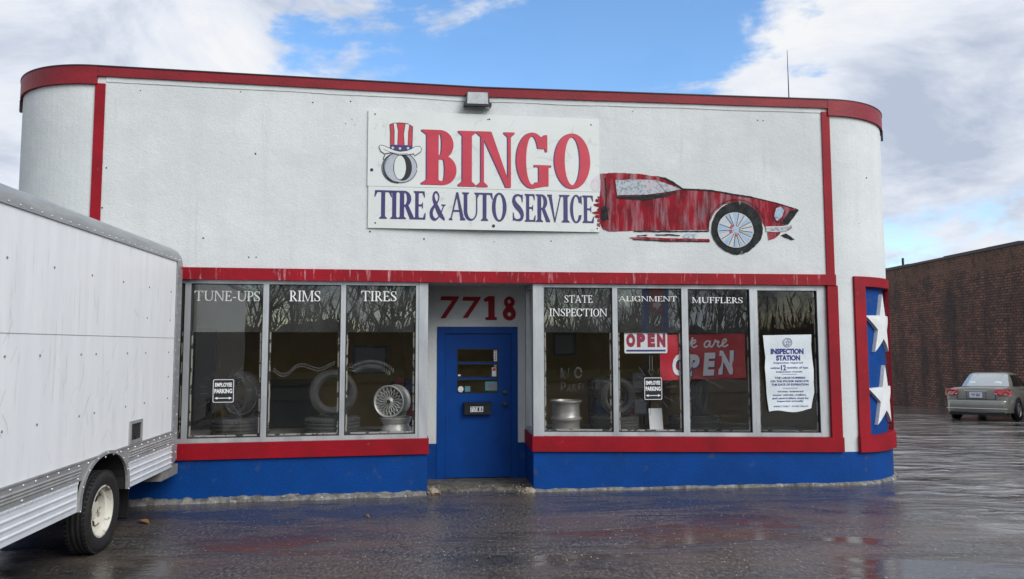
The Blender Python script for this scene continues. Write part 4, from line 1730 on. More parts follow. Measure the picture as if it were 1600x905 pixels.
def build_sign():
    s = empty('shop_sign', SG(1.55, 3.43, 0), 'white signboard reading BINGO TIRE & AUTO SERVICE with a hatted tyre emblem', 'sign')
    mb = MB()
    mb.box(0.0, 3.108, -.014, .0, 3.979, 4.992, lambda a, d, z: SG(a, z, d))
    mb.build('panel', M['board'], s, label='upper white panel')
    mb = MB()
    mb.box(0.012, 3.100, -.014, .001, 3.428, 3.975, lambda a, d, z: SG(a, z, d))
    mb.build('panel', M['board'], s, label='lower white panel')
    mb = MB()
    for a, z, r in ((.088, 4.939, .010), (2.995, 4.908, .010), (.053, 4.193, .022), (.107, 3.493, .011), (1.654, 3.484, .022), (3.068, 3.478, .011), (1.579, 4.926, .008), (1.60, 4.93, .01)):
        mb.lathe([(0, .006), (r, .004), (r, -.001)], lambda x, y, h, a=a, z=z: SG(a + x, z + y, h), 8)
    mb.build_each('bolt', M['ink'], s)
    B = [('B', .700, 1.160, 4.018, 4.757), ('I', 1.185, 1.418, 4.006, 4.758), ('N', 1.424, 1.942, 4.003, 4.760), ('G', 1.963, 2.441, 4.015, 4.755), ('O', 2.483, 2.979, 4.025, 4.762)]
    for name, m_, off, d in (('lettering_shadow', M['sign_navy'], (-.015, -.004), .0025), ('lettering', M['sign_red'], (0, 0), .0045)):
        mb = MB()
        for ch, x0, x1, z0, z1 in B:
            w, vs, fs = glyph_mesh(ch, .27 if ch != 'O' else .25, 60)
            xs = [v[0] for v in vs]
            a0, a1 = min(xs), max(xs)
            mb.add([SG(x0 + off[0] + (a - a0) / (a1 - a0) * (x1 - x0), z0 + off[1] + b * (z1 - z0), d) for a, b in vs], fs)
        mb.build(name, m_, s, recalc=False)
    W = [('T', .093, .371), ('I', .301, .435), ('R', .392, .600), ('E', .588, .757), ('&', .809, 1.019), ('A', 1.060, 1.280), ('U', 1.233, 1.463), ('T', 1.425, 1.645),
         ('O', 1.633, 1.829), ('S', 1.905, 2.062), ('E', 2.072, 2.222), ('R', 2.222, 2.420), ('V', 2.380, 2.590), ('I', 2.574, 2.690), ('C', 2.693, 2.856), ('E', 2.861, 3.024)]
    W[0:4] = [('T', .093, .318), ('I', .296, .402), ('R', .392, .612), ('E', .598, .757)]
    mb = MB()
    for i, (ch, x0, x1) in enumerate(W):
        w, vs, fs = glyph_mesh(ch, .21)
        xs = [v[0] for v in vs]
        a0, a1 = min(xs), max(xs)
        dd = .0045 + (i % 2) * .0006
        mb.add([SG(x0 + (a - a0) / (a1 - a0) * (x1 - x0), 3.550 + b * .376, dd) for a, b in vs], fs)
    mb.build('lettering', M['sign_navy'], s, recalc=False)
    # emblem
    hat = [(.281, 4.806), (.338, 4.826), (.41, 4.833), (.505, 4.827), (.579, 4.79), (.575, 4.521), (.57, 4.487), (.509, 4.462), (.421, 4.455), (.332, 4.467), (.29, 4.493), (.294, 4.528)]
    s1 = [(.327, 4.819), (.369, 4.826), (.389, 4.725), (.384, 4.537), (.342, 4.535), (.342, 4.723)]
    s2 = [(.485, 4.825), (.538, 4.809), (.523, 4.708), (.519, 4.536), (.473, 4.535), (.464, 4.683)]
    band = [(.290, 4.533), (.364, 4.536), (.442, 4.533), (.519, 4.534), (.579, 4.527), (.576, 4.487), (.509, 4.462), (.421, 4.453), (.343, 4.464), (.284, 4.488)]
    brim = [(.142, 4.505), (.155, 4.522), (.172, 4.525), (.216, 4.515), (.282, 4.487), (.343, 4.461), (.421, 4.447), (.509, 4.462), (.564, 4.487), (.619, 4.523), (.675, 4.525), (.702, 4.492), (.687, 4.452), (.61, 4.397), (.598, 4.425), (.521, 4.407), (.399, 4.402), (.289, 4.427), (.217, 4.411), (.167, 4.443)]
    em = MB()
    flat(em, [ell(.385, 4.235, .198, .200, 36)], SG, .002)
    flat(em, [ell(.424, 4.235, .216, .204, 40)], SG, .0032)
    emb = em.build('emblem', M['grey_print'], s, recalc=False, label='tyre wearing a striped top hat')
    mb = MB()
    flat(mb, [ell(.452, 4.235, .122, .176, 34)], SG, .0040)
    hole = MB()
    flat(hole, [ell(.418, 4.235, .078, .160, 30)], SG, .0044)
    hole.build('emblem_hole', M['board'], emb, recalc=False)
    for lp, w in ((ell(.424, 4.235, .216, .204, 44), .008), (ell(.418, 4.235, .080, .162, 36), .006), (ell(.380, 4.225, .196, .196, 24, 2.0, 4.9), .010),
                  (ell(.400, 4.228, .200, .200, 24, 2.2, 4.5), .008), (ell(.410, 4.228, .190, .190, 16, 2.4, 4.2), .005)):
        ribbon(mb, lp, w, SG, .0048)
    ribbon(mb, [(.25, 4.09), (.31, 4.045), (.40, 4.03)], .022, SG, .0049)
    ribbon(mb, [(.222, 4.40), (.205, 4.36), (.20, 4.33)], .010, SG, .0049)
    mb.build('emblem_ink', M['ink'], emb, recalc=False)
    mb = MB()
    flat(mb, [hat], SG, .0055)
    mb.build('emblem_hat', M['sign_red'], emb, recalc=False)
    mb = MB()
    flat(mb, [s1], SG, .0065)
    flat(mb, [s2], SG, .0065)
    flat(mb, [brim], SG, .0085)
    for x, z in ((.323, 4.492), (.416, 4.487), (.521, 4.494)):
        flat(mb, [star_pts(x, z, .024)], SG, .0090)
    mb.build('emblem_white', M['board'], emb, recalc=False)
    mb = MB()
    flat(mb, [band], SG, .0075)
    mb.build('emblem_hat_band', M['sign_navy'], emb, recalc=False)
    mb = MB()
    ribbon(mb, brim + [brim[0]], .007, SG, .0095)
    ribbon(mb, hat[:6], .006, SG, .0095)
    ribbon(mb, [hat[0], (.292, 4.70), (.290, 4.53)], .006, SG, .0095)
    for q in (s1, s2):
        ribbon(mb, [q[0], (q[0][0] * .5 + q[5][0] * .5 + .002, 4.77), q[5], q[4]], .004, SG, .0096)
        ribbon(mb, [q[1], q[2], q[3]], .004, SG, .0096)
    ribbon(mb, [(.20, 4.47), (.29, 4.435), (.40, 4.415), (.52, 4.42)], .004, SG, .0096)
    mb.build('emblem_outline', M['ink'], emb, recalc=False)
    # cracks in the old paint and smears of the mural over the edge
    mb = MB()
    rg = random.Random(11)
    for _ in range(26):
        x, z = rg.uniform(.05, 3.0), rg.uniform(3.47, 4.93)
        a = rg.choice([0, pi / 2, .8, 2.3]) + rg.uniform(-.4, .4)
        pts = [(x, z)]
        for k in range(rg.randint(4, 9)):
            a += rg.uniform(-.5, .5)
            x += .05 * cos(a)
            z += .05 * sin(a)
            if not (.02 < x < 3.08 and 3.45 < z < 4.95) or abs(z - 3.977) < .02:
                break
            pts.append((x, z))
        if len(pts) > 2:
            ribbon(mb, pts, .0022, SG, .0016)
    mb.build('paint_crack', M['crack'], s, recalc=False, kind='stuff')
    mb = MB()
    r2 = random.Random(8)
    for z, x0, h in ((3.86, 3.03, .03), (3.80, 3.005, .028), (3.735, 3.055, .03), (3.69, 2.985, .024), (3.64, 3.02, .028), (3.585, 3.055, .022), (3.53, 3.05, .03), (3.905, 3.06, .02)):
        top = [(x0 + (3.106 - x0) * k / 5, z + h * (.35 + .65 * k / 5) + r2.uniform(-.007, .007)) for k in range(1, 6)]
        bot = [(x0 + (3.106 - x0) * k / 5, z - h * (.35 + .65 * k / 5) + r2.uniform(-.007, .007)) for k in range(5, 0, -1)]
        flat(mb, [[(x0 + .018, z - .009), (x0 + .014, z + .008)] + top + bot], SG, .0062)
    mb.build('paint_smear', M['mural_red'], s, recalc=False)
    mb = MB()
    flat(mb, [[(2.97, 4.06), (3.0, 4.14), (3.06, 4.20), (3.106, 4.22), (3.106, 3.99), (3.02, 3.995)]], SG, .0021)
    mb.build('paint_smudge', M['mural_pink'], s, recalc=False)


M['crack'] = mat('hairline_crack', (0.40, 0.42, 0.38), 0.8)
build_sign()


# ================================================================== FLOODLIGHT, NUMBERS, ANTENNA, MAILBOX
def build_small():
    T = lambda a, d, z: F(a, z, d, 'R', True)
    r = empty('floodlight', F(-.05, 5.19, .05, 'R', True), 'square black floodlight with frosted lens under the roof edge above the sign', 'floodlight')
    mb = MB()
    P = [T(-.215, .03, 5.105), T(.115, .03, 5.105), T(.115, .15, 5.085), T(-.215, .15, 5.085), T(-.195, .03, 5.285), T(.100, .03, 5.285), T(.100, .10, 5.290), T(-.195, .10, 5.290)]
    mb.hexa(P)
    mb.build('housing', M['blackpl'], r)
    mb = MB()
    mb.hexa([T(-.190, .135, 5.112), T(.090, .135, 5.112), T(.090, .150, 5.110), T(-.190, .150, 5.110), T(-.180, .09, 5.275), T(.085, .09, 5.275), T(.085, .108, 5.280), T(-.180, .108, 5.280)])
    mb.build('lens', M['lens'], r)
    mb = MB()
    mb.box(-.235, -.213, .02, .155, 5.095, 5.125, T)
    mb.box(.113, .135, .02, .155, 5.095, 5.125, T)
    mb.box(-.235, .135, .140, .160, 5.078, 5.098, T)
    mb.build('bracket', M['blackpl'], r)
    # house number
    r = empty('house_number', FR_(.02, 2.26, -.852), 'four red wooden digits 7718 over the blue door', 'number')
    TT = lambda a, b, d: FR_(a, b, d)
    seven = lambda x0, x1, z0, z1: [(x0, z1 - .055), (x0 + .012, z1), (x1, z1), (x1 - .03, z1 - .06), (x0 + .075, z0), (x0 + .0, z0), (x1 - .095, z1 - .058)]
    S = [[seven(-.523, -.251, 2.289, 2.603)], [seven(-.205, .059, 2.294, 2.598)],
         [[(.125, 2.266), (.288, 2.266), (.288, 2.303), (.255, 2.308), (.255, 2.608), (.165, 2.608), (.101, 2.575), (.108, 2.528), (.165, 2.535), (.165, 2.308), (.125, 2.303)]],
         [[(.468 + x, z) for x, z in ell(0, 2.525, .078, .079, 12, -.9, pi + .9)] + [(.468 + x, z) for x, z in ell(0, 2.358, .094, .099, 16, pi - .85, 2 * pi + .85)], ell(.466, 2.532, .026, .030, 12), ell(.468, 2.350, .030, .032, 12)]]
    for k, (lp, dg) in enumerate(zip(S, '7718')):
        mb = MB()
        flat(mb, lp, TT, -.838, .0145)
        mb.build('digit', M['red'], r)
    r = empty('antenna', (4.62, 12.0, 5.16), 'thin whip antenna on the roof near the right corner', 'antenna')
    mb = MB()
    mb.tube([(4.62, 12, 5.16), (4.62, 12, 6.1), (4.615, 12, 6.82)], [.014, .009, .004], 6)
    mb.build('rod', M['coping'], r)
    mb = MB()
    mb.box(4.55, 4.69, 11.93, 12.07, 5.16, 5.2)
    mb.build('base', M['coping'], r)
    # mailbox
    r = empty('mailbox', FR_(.01, .92, -.875), 'small black mailbox numbered 7718 on the blue door', 'mailbox')
    mb = MB()
    P = [(-.175, -.874, .925), (.198, -.874, .925), (.198, -.79, .925), (-.175, -.79, .925), (-.175, -.874, 1.075), (.198, -.874, 1.075), (.198, -.79, 1.065), (-.175, -.79, 1.065)]
    mb.hexa([FR_(a, z, d) for a, d, z in P])
    mb.build('box', M['blackpl'], r)
    mb = MB()
    P = [(-.185, -.872, 1.078), (.208, -.872, 1.078), (.208, -.775, 1.068), (-.185, -.775, 1.068), (-.185, -.872, 1.100), (.208, -.872, 1.100), (.208, -.775, 1.080), (-.185, -.775, 1.080)]
    mb.hexa([FR_(a, z, d) for a, d, z in P])
    mb.build('lid', M['blackpl'], r)
    tb = MB()
    tx = MB()
    for i, ch in enumerate('7718'):
        x = -.092 + i * .046
        tb.quad(FR_(x, .962, -.7885), FR_(x + .042, .962, -.7885), FR_(x + .042, 1.037, -.7885), FR_(x, 1.037, -.7885))
        text(tx, ch, x + .009, x + .033, .970, 1.029, TT, -.7870, .03)
    tb.build_each('number_tile', M['sheet_white'], r)
    tx.build('number_print', M['ink'], r, recalc=False)


build_small()

# ================================================================== SIGNS IN THE WINDOWS


def rounded(x0, x1, z0, z1, r, n=5):
    P = []
    for cx, cz, a in ((x1 - r, z0 + r, -pi / 2), (x1 - r, z1 - r, 0), (x0 + r, z1 - r, pi / 2), (x0 + r, z0 + r, pi)):
        for i in range(n):
            P.append((cx + r * cos(a + pi / 2 * i / (n - 1)), cz + r * sin(a + pi / 2 * i / (n - 1))))
    return P


def employee_sign(x0, x1, z0, z1, T, label, d=-.044):
    r = empty('parking_sign', T((x0 + x1) / 2, z0, d), label, 'sign', 'small employee parking signs stuck on the shop windows')
    mb = MB()
    flat(mb, [rounded(x0, x1, z0, z1, .022)], T, d + .004, .004)
    mb.build('plate', M['sheet_black'], r)
    w, h = x1 - x0, z1 - z0
    mb = MB()
    o, i = rounded(x0 + .006, x1 - .006, z0 + .006, z1 - .006, .020), rounded(x0 + .013, x1 - .013, z0 + .013, z1 - .013, .016)
    flat(mb, [o, i], T, d + .0055)
    text(mb, 'EMPLOYEE', x0 + w * .11, x1 - w * .11, z0 + h * .67, z0 + h * .84, T, d + .0055, .035)
    text(mb, 'PARKING', x0 + w * .09, x1 - w * .09, z0 + h * .40, z0 + h * .59, T, d + .0055, .035)
    zc = z0 + h * .20
    flat(mb, [[(x0 + w * .10, zc), (x0 + w * .24, zc - h * .055), (x0 + w * .24, zc - h * .015), (x1 - w * .24, zc - h * .015), (x1 - w * .24, zc - h * .055), (x1 - w * .10, zc),
               (x1 - w * .24, zc + h * .055), (x1 - w * .24, zc + h * .015), (x0 + w * .24, zc + h * .015), (x0 + w * .24, zc + h * .055)]], T, d + .0055)
    mb.build('lettering', M['white_print'], r, recalc=False)


def TR(a, b, d):
    return F(a, b, d, 'R', True)


def TL(a, b, d):
    return F(a, b, d, 'L', True)


employee_sign(-3.350, -3.090, 1.193, 1.491, TL, 'black and white employee parking sign on the TUNE-UPS window')
employee_sign(2.212, 2.468, 1.160, 1.468, TR, 'black and white employee parking sign on the ALIGNMENT window under the OPEN sign')


def build_window_signs():
    r = empty('open_sign', TR(2.257, 1.79, -.075), 'white OPEN sign with dark red letters and a blue line in the ALIGNMENT window', 'sign')
    mb = MB()
    flat(mb, [rounded(1.958, 2.557, 1.790, 2.085, .02)], TR, -.070, .004)
    mb.build('plate', M['sheet_white'], r)
    mb = MB()
    for ch, x0, x1 in (('O', 1.985, 2.110), ('P', 2.132, 2.250), ('E', 2.282, 2.385), ('N', 2.413, 2.532)):
        text(mb, ch, x0, x1, 1.872, 2.058, TR, -.0685, .08)
    mb.build('lettering', M['open_red'], r, recalc=False)
    mb = MB()
    flat(mb, [rounded(1.985, 2.532, 1.813, 1.838, .006)], TR, -.0685)
    mb.build('underline', M['ink_blue'], r, recalc=False)

    # banner
    r = empty('open_banner', TR(3.06, 1.44, -.12), 'red banner reading We are OPEN hung inside behind the MUFFLERS window', 'banner')
    D = -.085

    def TB(a, b, d):
        f = (a - 2.457) / (3.665 - 2.457)
        zz = b + .012 * (f - .5) * 2
        return F(a, zz, d + .012 * sin(f * 9) + .006 * sin(b * 14 + f * 5), 'R', True)
    mb = MB()
    nx, nz_ = 30, 14
    for k in range(2):
        for j in range(nz_ + 1):
            for i in range(nx + 1):
                mb.v.append(TB(2.457 + 1.208 * i / nx, 1.432 + .620 * j / nz_, D - .0015 * k))
    n1 = (nx + 1) * (nz_ + 1)
    for k in range(2):
        for j in range(nz_):
            for i in range(nx):
                a = k * n1 + j * (nx + 1) + i
                mb.f.append((a, a + 1, a + nx + 2, a + nx + 1))
    mb.build('cloth', M['banner'], r, smooth=True, recalc=False)
    for nm, off, d, m_ in (('lettering_shadow', (.016, -.012), .0030, M['ink_blue']), ('lettering', (0, 0), .006, M['banner_letter'])):
        mb = MB()
        for ch, x0, x1, z0, z1 in (('O', 2.625, 2.80, 1.492, 1.782), ('P', 2.83, 3.015, 1.478, 1.775), ('E', 3.060, 3.240, 1.480, 1.792), ('N', 3.275, 3.500, 1.490, 1.818)):
            text(mb, ch, x0 + off[0], x1 + off[0], z0 + off[1], z1 + off[1], TB, D + d, .06, .12)
        mb.build(nm, m_, r, recalc=False)
    mb = MB()
    Wl = [[(2.73, 2.005), (2.745, 1.93), (2.765, 1.868), (2.80, 1.93), (2.825, 1.985), (2.835, 1.90), (2.855, 1.868), (2.89, 1.92), (2.925, 2.0)],
          [(2.90, 1.905), (2.945, 1.92), (2.965, 1.945), (2.945, 1.962), (2.915, 1.935), (2.905, 1.89), (2.935, 1.862), (2.985, 1.885)],
          [(3.165, 1.935), (3.135, 1.945), (3.095, 1.915), (3.095, 1.87), (3.125, 1.862), (3.16, 1.90), (3.175, 1.945), (3.165, 1.88), (3.19, 1.862), (3.225, 1.90)],
          [(3.225, 1.90), (3.245, 1.955), (3.255, 1.93), (3.29, 1.935), (3.275, 1.885), (3.295, 1.862), (3.33, 1.885)],
          [(3.33, 1.885), (3.375, 1.92), (3.395, 1.948), (3.375, 1.966), (3.345, 1.935), (3.34, 1.89), (3.37, 1.862), (3.42, 1.89)]]
    for st in Wl:
        pp = spline(st, 5)
        ribbon(mb, [(x, z + .01) for x, z in pp], .022, TB, D + .0065)
    mb.build('lettering', M['banner_letter'], r, recalc=False, label='script words We are')

    # inspection poster
    r = empty('inspection_poster', TR(4.23, 1.0, -.02), 'creased white inspection station poster taped outside the right end window', 'poster')

    def PZ(cx, cy, d=0.0):
        return F(3.892 + (cx - 72) / 473 * .70, 2.040 - (cy - 82) / 738 * 1.050, -.012 + .007 * sin(cx * .021 + 1.2 + cy * .004) + .006 * sin(cy * .016) + d, 'R', True)
    left = [(72, 88), (84, 200), (97, 300), (86, 400), (92, 540), (96, 640), (104, 740), (112, 826)]
    right = [(545, 80), (540, 180), (548, 300), (556, 420), (552, 540), (560, 640), (536, 730), (520, 806)]

    def edge(E, t):
        k = min(int(t * (len(E) - 1)), len(E) - 2)
        f = t * (len(E) - 1) - k
        return E[k][0] + (E[k + 1][0] - E[k][0]) * f, E[k][1] + (E[k + 1][1] - E[k][1]) * f
    mb = MB()
    NX, NZ = 14, 28
    for k in range(2):
        for j in range(NZ + 1):
            a, b = edge(left, j / NZ), edge(right, j / NZ)
            for i in range(NX + 1):
                f = i / NX
                x, y = a[0] + (b[0] - a[0]) * f, a[1] + (b[1] - a[1]) * f
                if j == NZ:
                    y -= 14 * sin(f * pi * 2.2 + .5)
                mb.v.append(PZ(x, y, -.001 * k))
    n1 = (NX + 1) * (NZ + 1)
    for k in range(2):
        for j in range(NZ):
            for i in range(NX):
                a = k * n1 + j * (NX + 1) + i
                mb.f.append((a, a + 1, a + NX + 2, a + NX + 1))
    mb.build('sheet', M['paper'], r, smooth=True, recalc=False)
    TP = lambda a, b, d: PZ(a, -b, d)
    mb = MB()

    def line(s, x0, x1, y0, y1, bold=.0):
        text(mb, s, x0, x1, -y1, -y0, TP, .0025, bold)
    line('INSPECTION', 148, 468, 216, 270, .05)
    line('STATION', 197, 434, 280, 333, .05)
    line('Inspection required', 172, 456, 344, 366, .02)
    line('within', 138, 230, 393, 412, .02)
    line('12', 238, 288, 374, 426, .035)
    line('months of last', 298, 504, 389, 410, .02)
    line('inspection month', 190, 446, 430, 452, .02)
    line('THE LARGE NUMBERS', 174, 472, 488, 507, .025)
    line('ON THE STICKER INDICATE', 134, 503, 520, 540, .025)
    line('THE DATE OF EXPIRATION', 142, 500, 552, 573, .025)
    line('Virginia registered', 200, 450, 620, 642, .02)
    line('motor vehicles, trailers,', 155, 480, 652, 674, .02)
    line('and semi-trailers must be', 148, 500, 683, 703, .02)
    line('inspected annually', 193, 450, 712, 734, .02)
    line('INSPECT EARLY - AVOID DELAYS', 158, 494, 764, 778, .01)
    for x0, x1, y in ((240, 396, 462), (248, 400, 596)):
        mb.quad(TP(x0, -y - 3, .0025), TP(x1, -y - 3, .0025), TP(x1, -y, .0025), TP(x0, -y, .0025))
    mb.build('lettering', M['ink_blue'], r, recalc=False)
    mb = MB()
    flat(mb, [ell(308, -158, 48, 46, 30), ell(308, -158, 41, 39, 30)], TP, .0025)
    flat(mb, [ell(308, -158, 35, 33, 24), ell(308, -158, 32, 30, 24)], TP, .0025)
    for pts in ([(300, -176), (302, -150), (312, -136), (318, -150), (316, -176)], [(312, -146), (330, -152), (334, -165)], [(290, -178), (330, -180)], [(288, -150), (302, -156)], [(306, -130), (312, -136)]):
        ribbon(mb, pts, 6, TP, .0025)
    mb.build('seal', M['seal_grey'], r, recalc=False, label='round grey seal')


M['open_red'] = mat('dark_red_letters', (0.30, 0.02, 0.06), 0.5)
M['banner_letter'] = mat('pale_lilac_letters', (0.78, 0.78, 0.86), 0.5)
M['seal_grey'] = mat('blue_grey_seal_print', (0.16, 0.20, 0.30), 0.6)
build_window_signs()


def build_marker():
    """white marker drawings on the panes"""
    rg = random.Random(5)
    D = -.0470
    mbs = {}

    def ribbon(mb, pts, w, T, d):
        x = sum(p[0] for p in pts) / len(pts)
        k = (w1 if x < -2.73 else w2 if x < -1.774 else w3) if T is TL else (w4 if x < 1.82 else w5 if x < 2.794 else w6 if x < 3.772 else w7)
        globals()['ribbon'](mbs.setdefault(k.name, (k, MB()))[1], pts, w, T, d)
    mb = None
    pts = [(-2.63, 1.62), (-2.585, 1.585), (-2.52, 1.55), (-2.44, 1.575), (-2.36, 1.65), (-2.27, 1.675), (-2.18, 1.645), (-2.06, 1.615), (-1.95, 1.665), (-1.88, 1.70)]
    pts = [(x, z - .035) for x, z in pts]
    sp = spline([(x, z) for x, z in pts], 6)
    ribbon(mb, sp, .006, TL, D)
    up = [(x + .004, z + .035) for x, z in sp]
    ribbon(mb, up, .006, TL, D)
    for i in range(2, len(sp) - 1, 3):
        ribbon(mb, [sp[i], (sp[i][0] + .015, sp[i][1] + .035)], .004, TL, D)
    ribbon(mb, [(-2.70, 1.57), (-2.63, 1.585)], .005, TL, D)
    # tread arc on the TIRES pane
    for k in range(18):
        f = k / 17
        a = radians(125 - 85 * f)
        c = (-1.42, 1.33)
        for r0 in (.30, .355):
            ribbon(mb, [(c[0] + (r0) * 1.05 * cos(a), c[1] + r0 * sin(a)), (c[0] + (r0 + .035) * 1.05 * cos(a + .10), c[1] + (r0 + .035) * sin(a + .10))], .010, TL, D)
    ribbon(mb, [(x, z) for x, z in ell(-1.42, 1.33, .305, .29, 14, radians(40), radians(128))], .005, TL, D)
    ribbon(mb, [(-1.72, 1.60), (-1.66, 1.69), (-1.645, 1.60), (-1.62, 1.66), (-1.60, 1.56), (-1.72, 1.60)], .005, TL, D)
    # rays and circle round the parking sign
    for c, r0, T in (((-3.22, 1.34), .20, TL), ((2.34, 1.31), .19, TR)):
        for k in range(15):
            a = 2 * pi * k / 15 + rg.uniform(-.1, .1)
            if T is TR and 1.2 < a < 1.9:
                continue
            l = rg.uniform(.05, .16)
            ribbon(mb, [(c[0] + r0 * .95 * cos(a), c[1] + r0 * 1.1 * sin(a)), (c[0] + (r0 + l) * cos(a), c[1] + (r0 + l) * 1.1 * sin(a))], .005, T, D)
    ribbon(mb, ell(-3.02, 1.28, .20, .23, 26), .004, TL, D)
    # NO PARKing hand lettering
    for st in ([(1.08, 1.47), (1.085, 1.60)], [(1.10, 1.46), (1.105, 1.60), (1.17, 1.46), (1.19, 1.60)], [(1.085, 1.60), (1.14, 1.45)],
               ell(1.315, 1.535, .050, .072, 16), ell(1.318, 1.535, .038, .058, 16),
               [(1.08, 1.29), (1.085, 1.40), (1.13, 1.40), (1.14, 1.35), (1.09, 1.34)], [(1.16, 1.28), (1.19, 1.38), (1.215, 1.28), (1.17, 1.32), (1.21, 1.32)],
               [(1.24, 1.28), (1.245, 1.38), (1.28, 1.37), (1.25, 1.33), (1.29, 1.28)], [(1.32, 1.29), (1.325, 1.39), (1.355, 1.39)], [(1.325, 1.34), (1.35, 1.34)], [(1.38, 1.38), (1.378, 1.32)], [(1.378, 1.30), (1.378, 1.29)],
               [(1.50, 1.42), (1.62, 1.425), (1.74, 1.41)], [(2.92, 1.47), (3.05, 1.44), (3.2, 1.38), (3.32, 1.30)], [(3.36, 1.42), (3.40, 1.40), (3.43, 1.43), (3.47, 1.38)]):
        ribbon(mb, st, .0055, TR, D)
    for k in range(8):
        ribbon(mb, [(1.46 + .045 * k, 1.335), (1.475 + .045 * k, 1.34)], .006, TR, D)
    # arrow above the right hand sign
    for st in ([(2.300, 1.76), (2.300, 1.56)], [(2.335, 1.76), (2.335, 1.56)], [(2.275, 1.56), (2.365, 1.56), (2.32, 1.48), (2.275, 1.56)]):
        ribbon(mb, st, .009, TR, D)
    # faded letters on the untinted pane
    for k in range(16):
        x = 3.93 + .042 * k + rg.uniform(-.01, .01)
        ribbon(mb, [(x, 2.335), (x + .014, 2.35 + rg.uniform(-.02, .02)), (x + .02, 2.33)], .008, TR, D)
    for k, q in mbs.values():
        q.build('marker_drawing', M['chalk'], k, recalc=False, kind='stuff')


build_marker()

# ================================================================== THINGS ON DISPLAY


def axes(T, ang, tiltv=0.0):
    """axis turned by ang from the outward normal; returns ux, uy, axis vectors"""
    a0 = Vector(T(0, 0, 0))
    e = (Vector(T(1, 0, 0)) - a0).normalized()
    n = (Vector(T(0, 0, 1)) - a0).normalized()
    ax = n * cos(ang) + e * sin(ang)
    ux = e * cos(ang) - n * sin(ang)
    return ux, Vector((0, 0, 1)), ax


def tyre_prof(R, w, r):
    h = w / 2
    P = [(r, -h * .62), (r + .012, -h * .80), ((R + r) / 2, -h * 1.0), (R - .035, -h * .92), (R - .010, -h * .76), (R - .002, -h * .60)]
    for g in (-.42, 0, .42):
        P += [(R, h * g - .016), (R - .010, h * g - .010), (R - .010, h * g + .010), (R, h * g + .016)]
    P += [(R - .002, h * .60), (R - .010, h * .76), (R - .035, h * .92), ((R + r) / 2, h * 1.0), (r + .012, h * .80), (r, h * .62)]
    P += [(r + .02, h * .5), (r + .03, 0), (r + .02, -h * .5)]
    return P


def tyre(loc, R, w, r, label, T=None, ang=0.0, flat_=False, m_='rubber_dusty', group=None):
    root = empty('tyre', loc, label, 'tyre', group)
    c = Vector(loc) + Vector((0, 0, R if not flat_ else w / 2))
    if flat_:
        ux, uy, ax = Vector((1, 0, 0)), Vector((0, 1, 0)), Vector((0, 0, 1))
    else:
        ux, uy, ax = axes(T, ang)
    mb = MB()
    f = lambda x, y, h: c + ux * x + uy * y + ax * h
    mb.lathe(tyre_prof(R, w, r), f, 44, close=True)
    mb.build('casing', M[m_], root, smooth=True, auto=35)
    # tread blocks
    mb = MB()
    N_ = 46
    for k in range(N_):
        a = 2 * pi * k / N_
        for g in (-.66, .66):
            h0 = w / 2 * g
            da = pi / N_ * 1.05
            P = []
            for rr in (R - .012, R + .002):
                for (aa, hh) in ((a - da * .5, h0 - w * .07), (a + da * .5, h0 - w * .07), (a + da * .5, h0 + w * .07), (a - da * .5, h0 + w * .07)):
                    P.append(f(rr * cos(aa), rr * sin(aa), hh))
            mb.hexa(P)
    mb.build('tread_block', M[m_], root, kind='stuff')
    return root


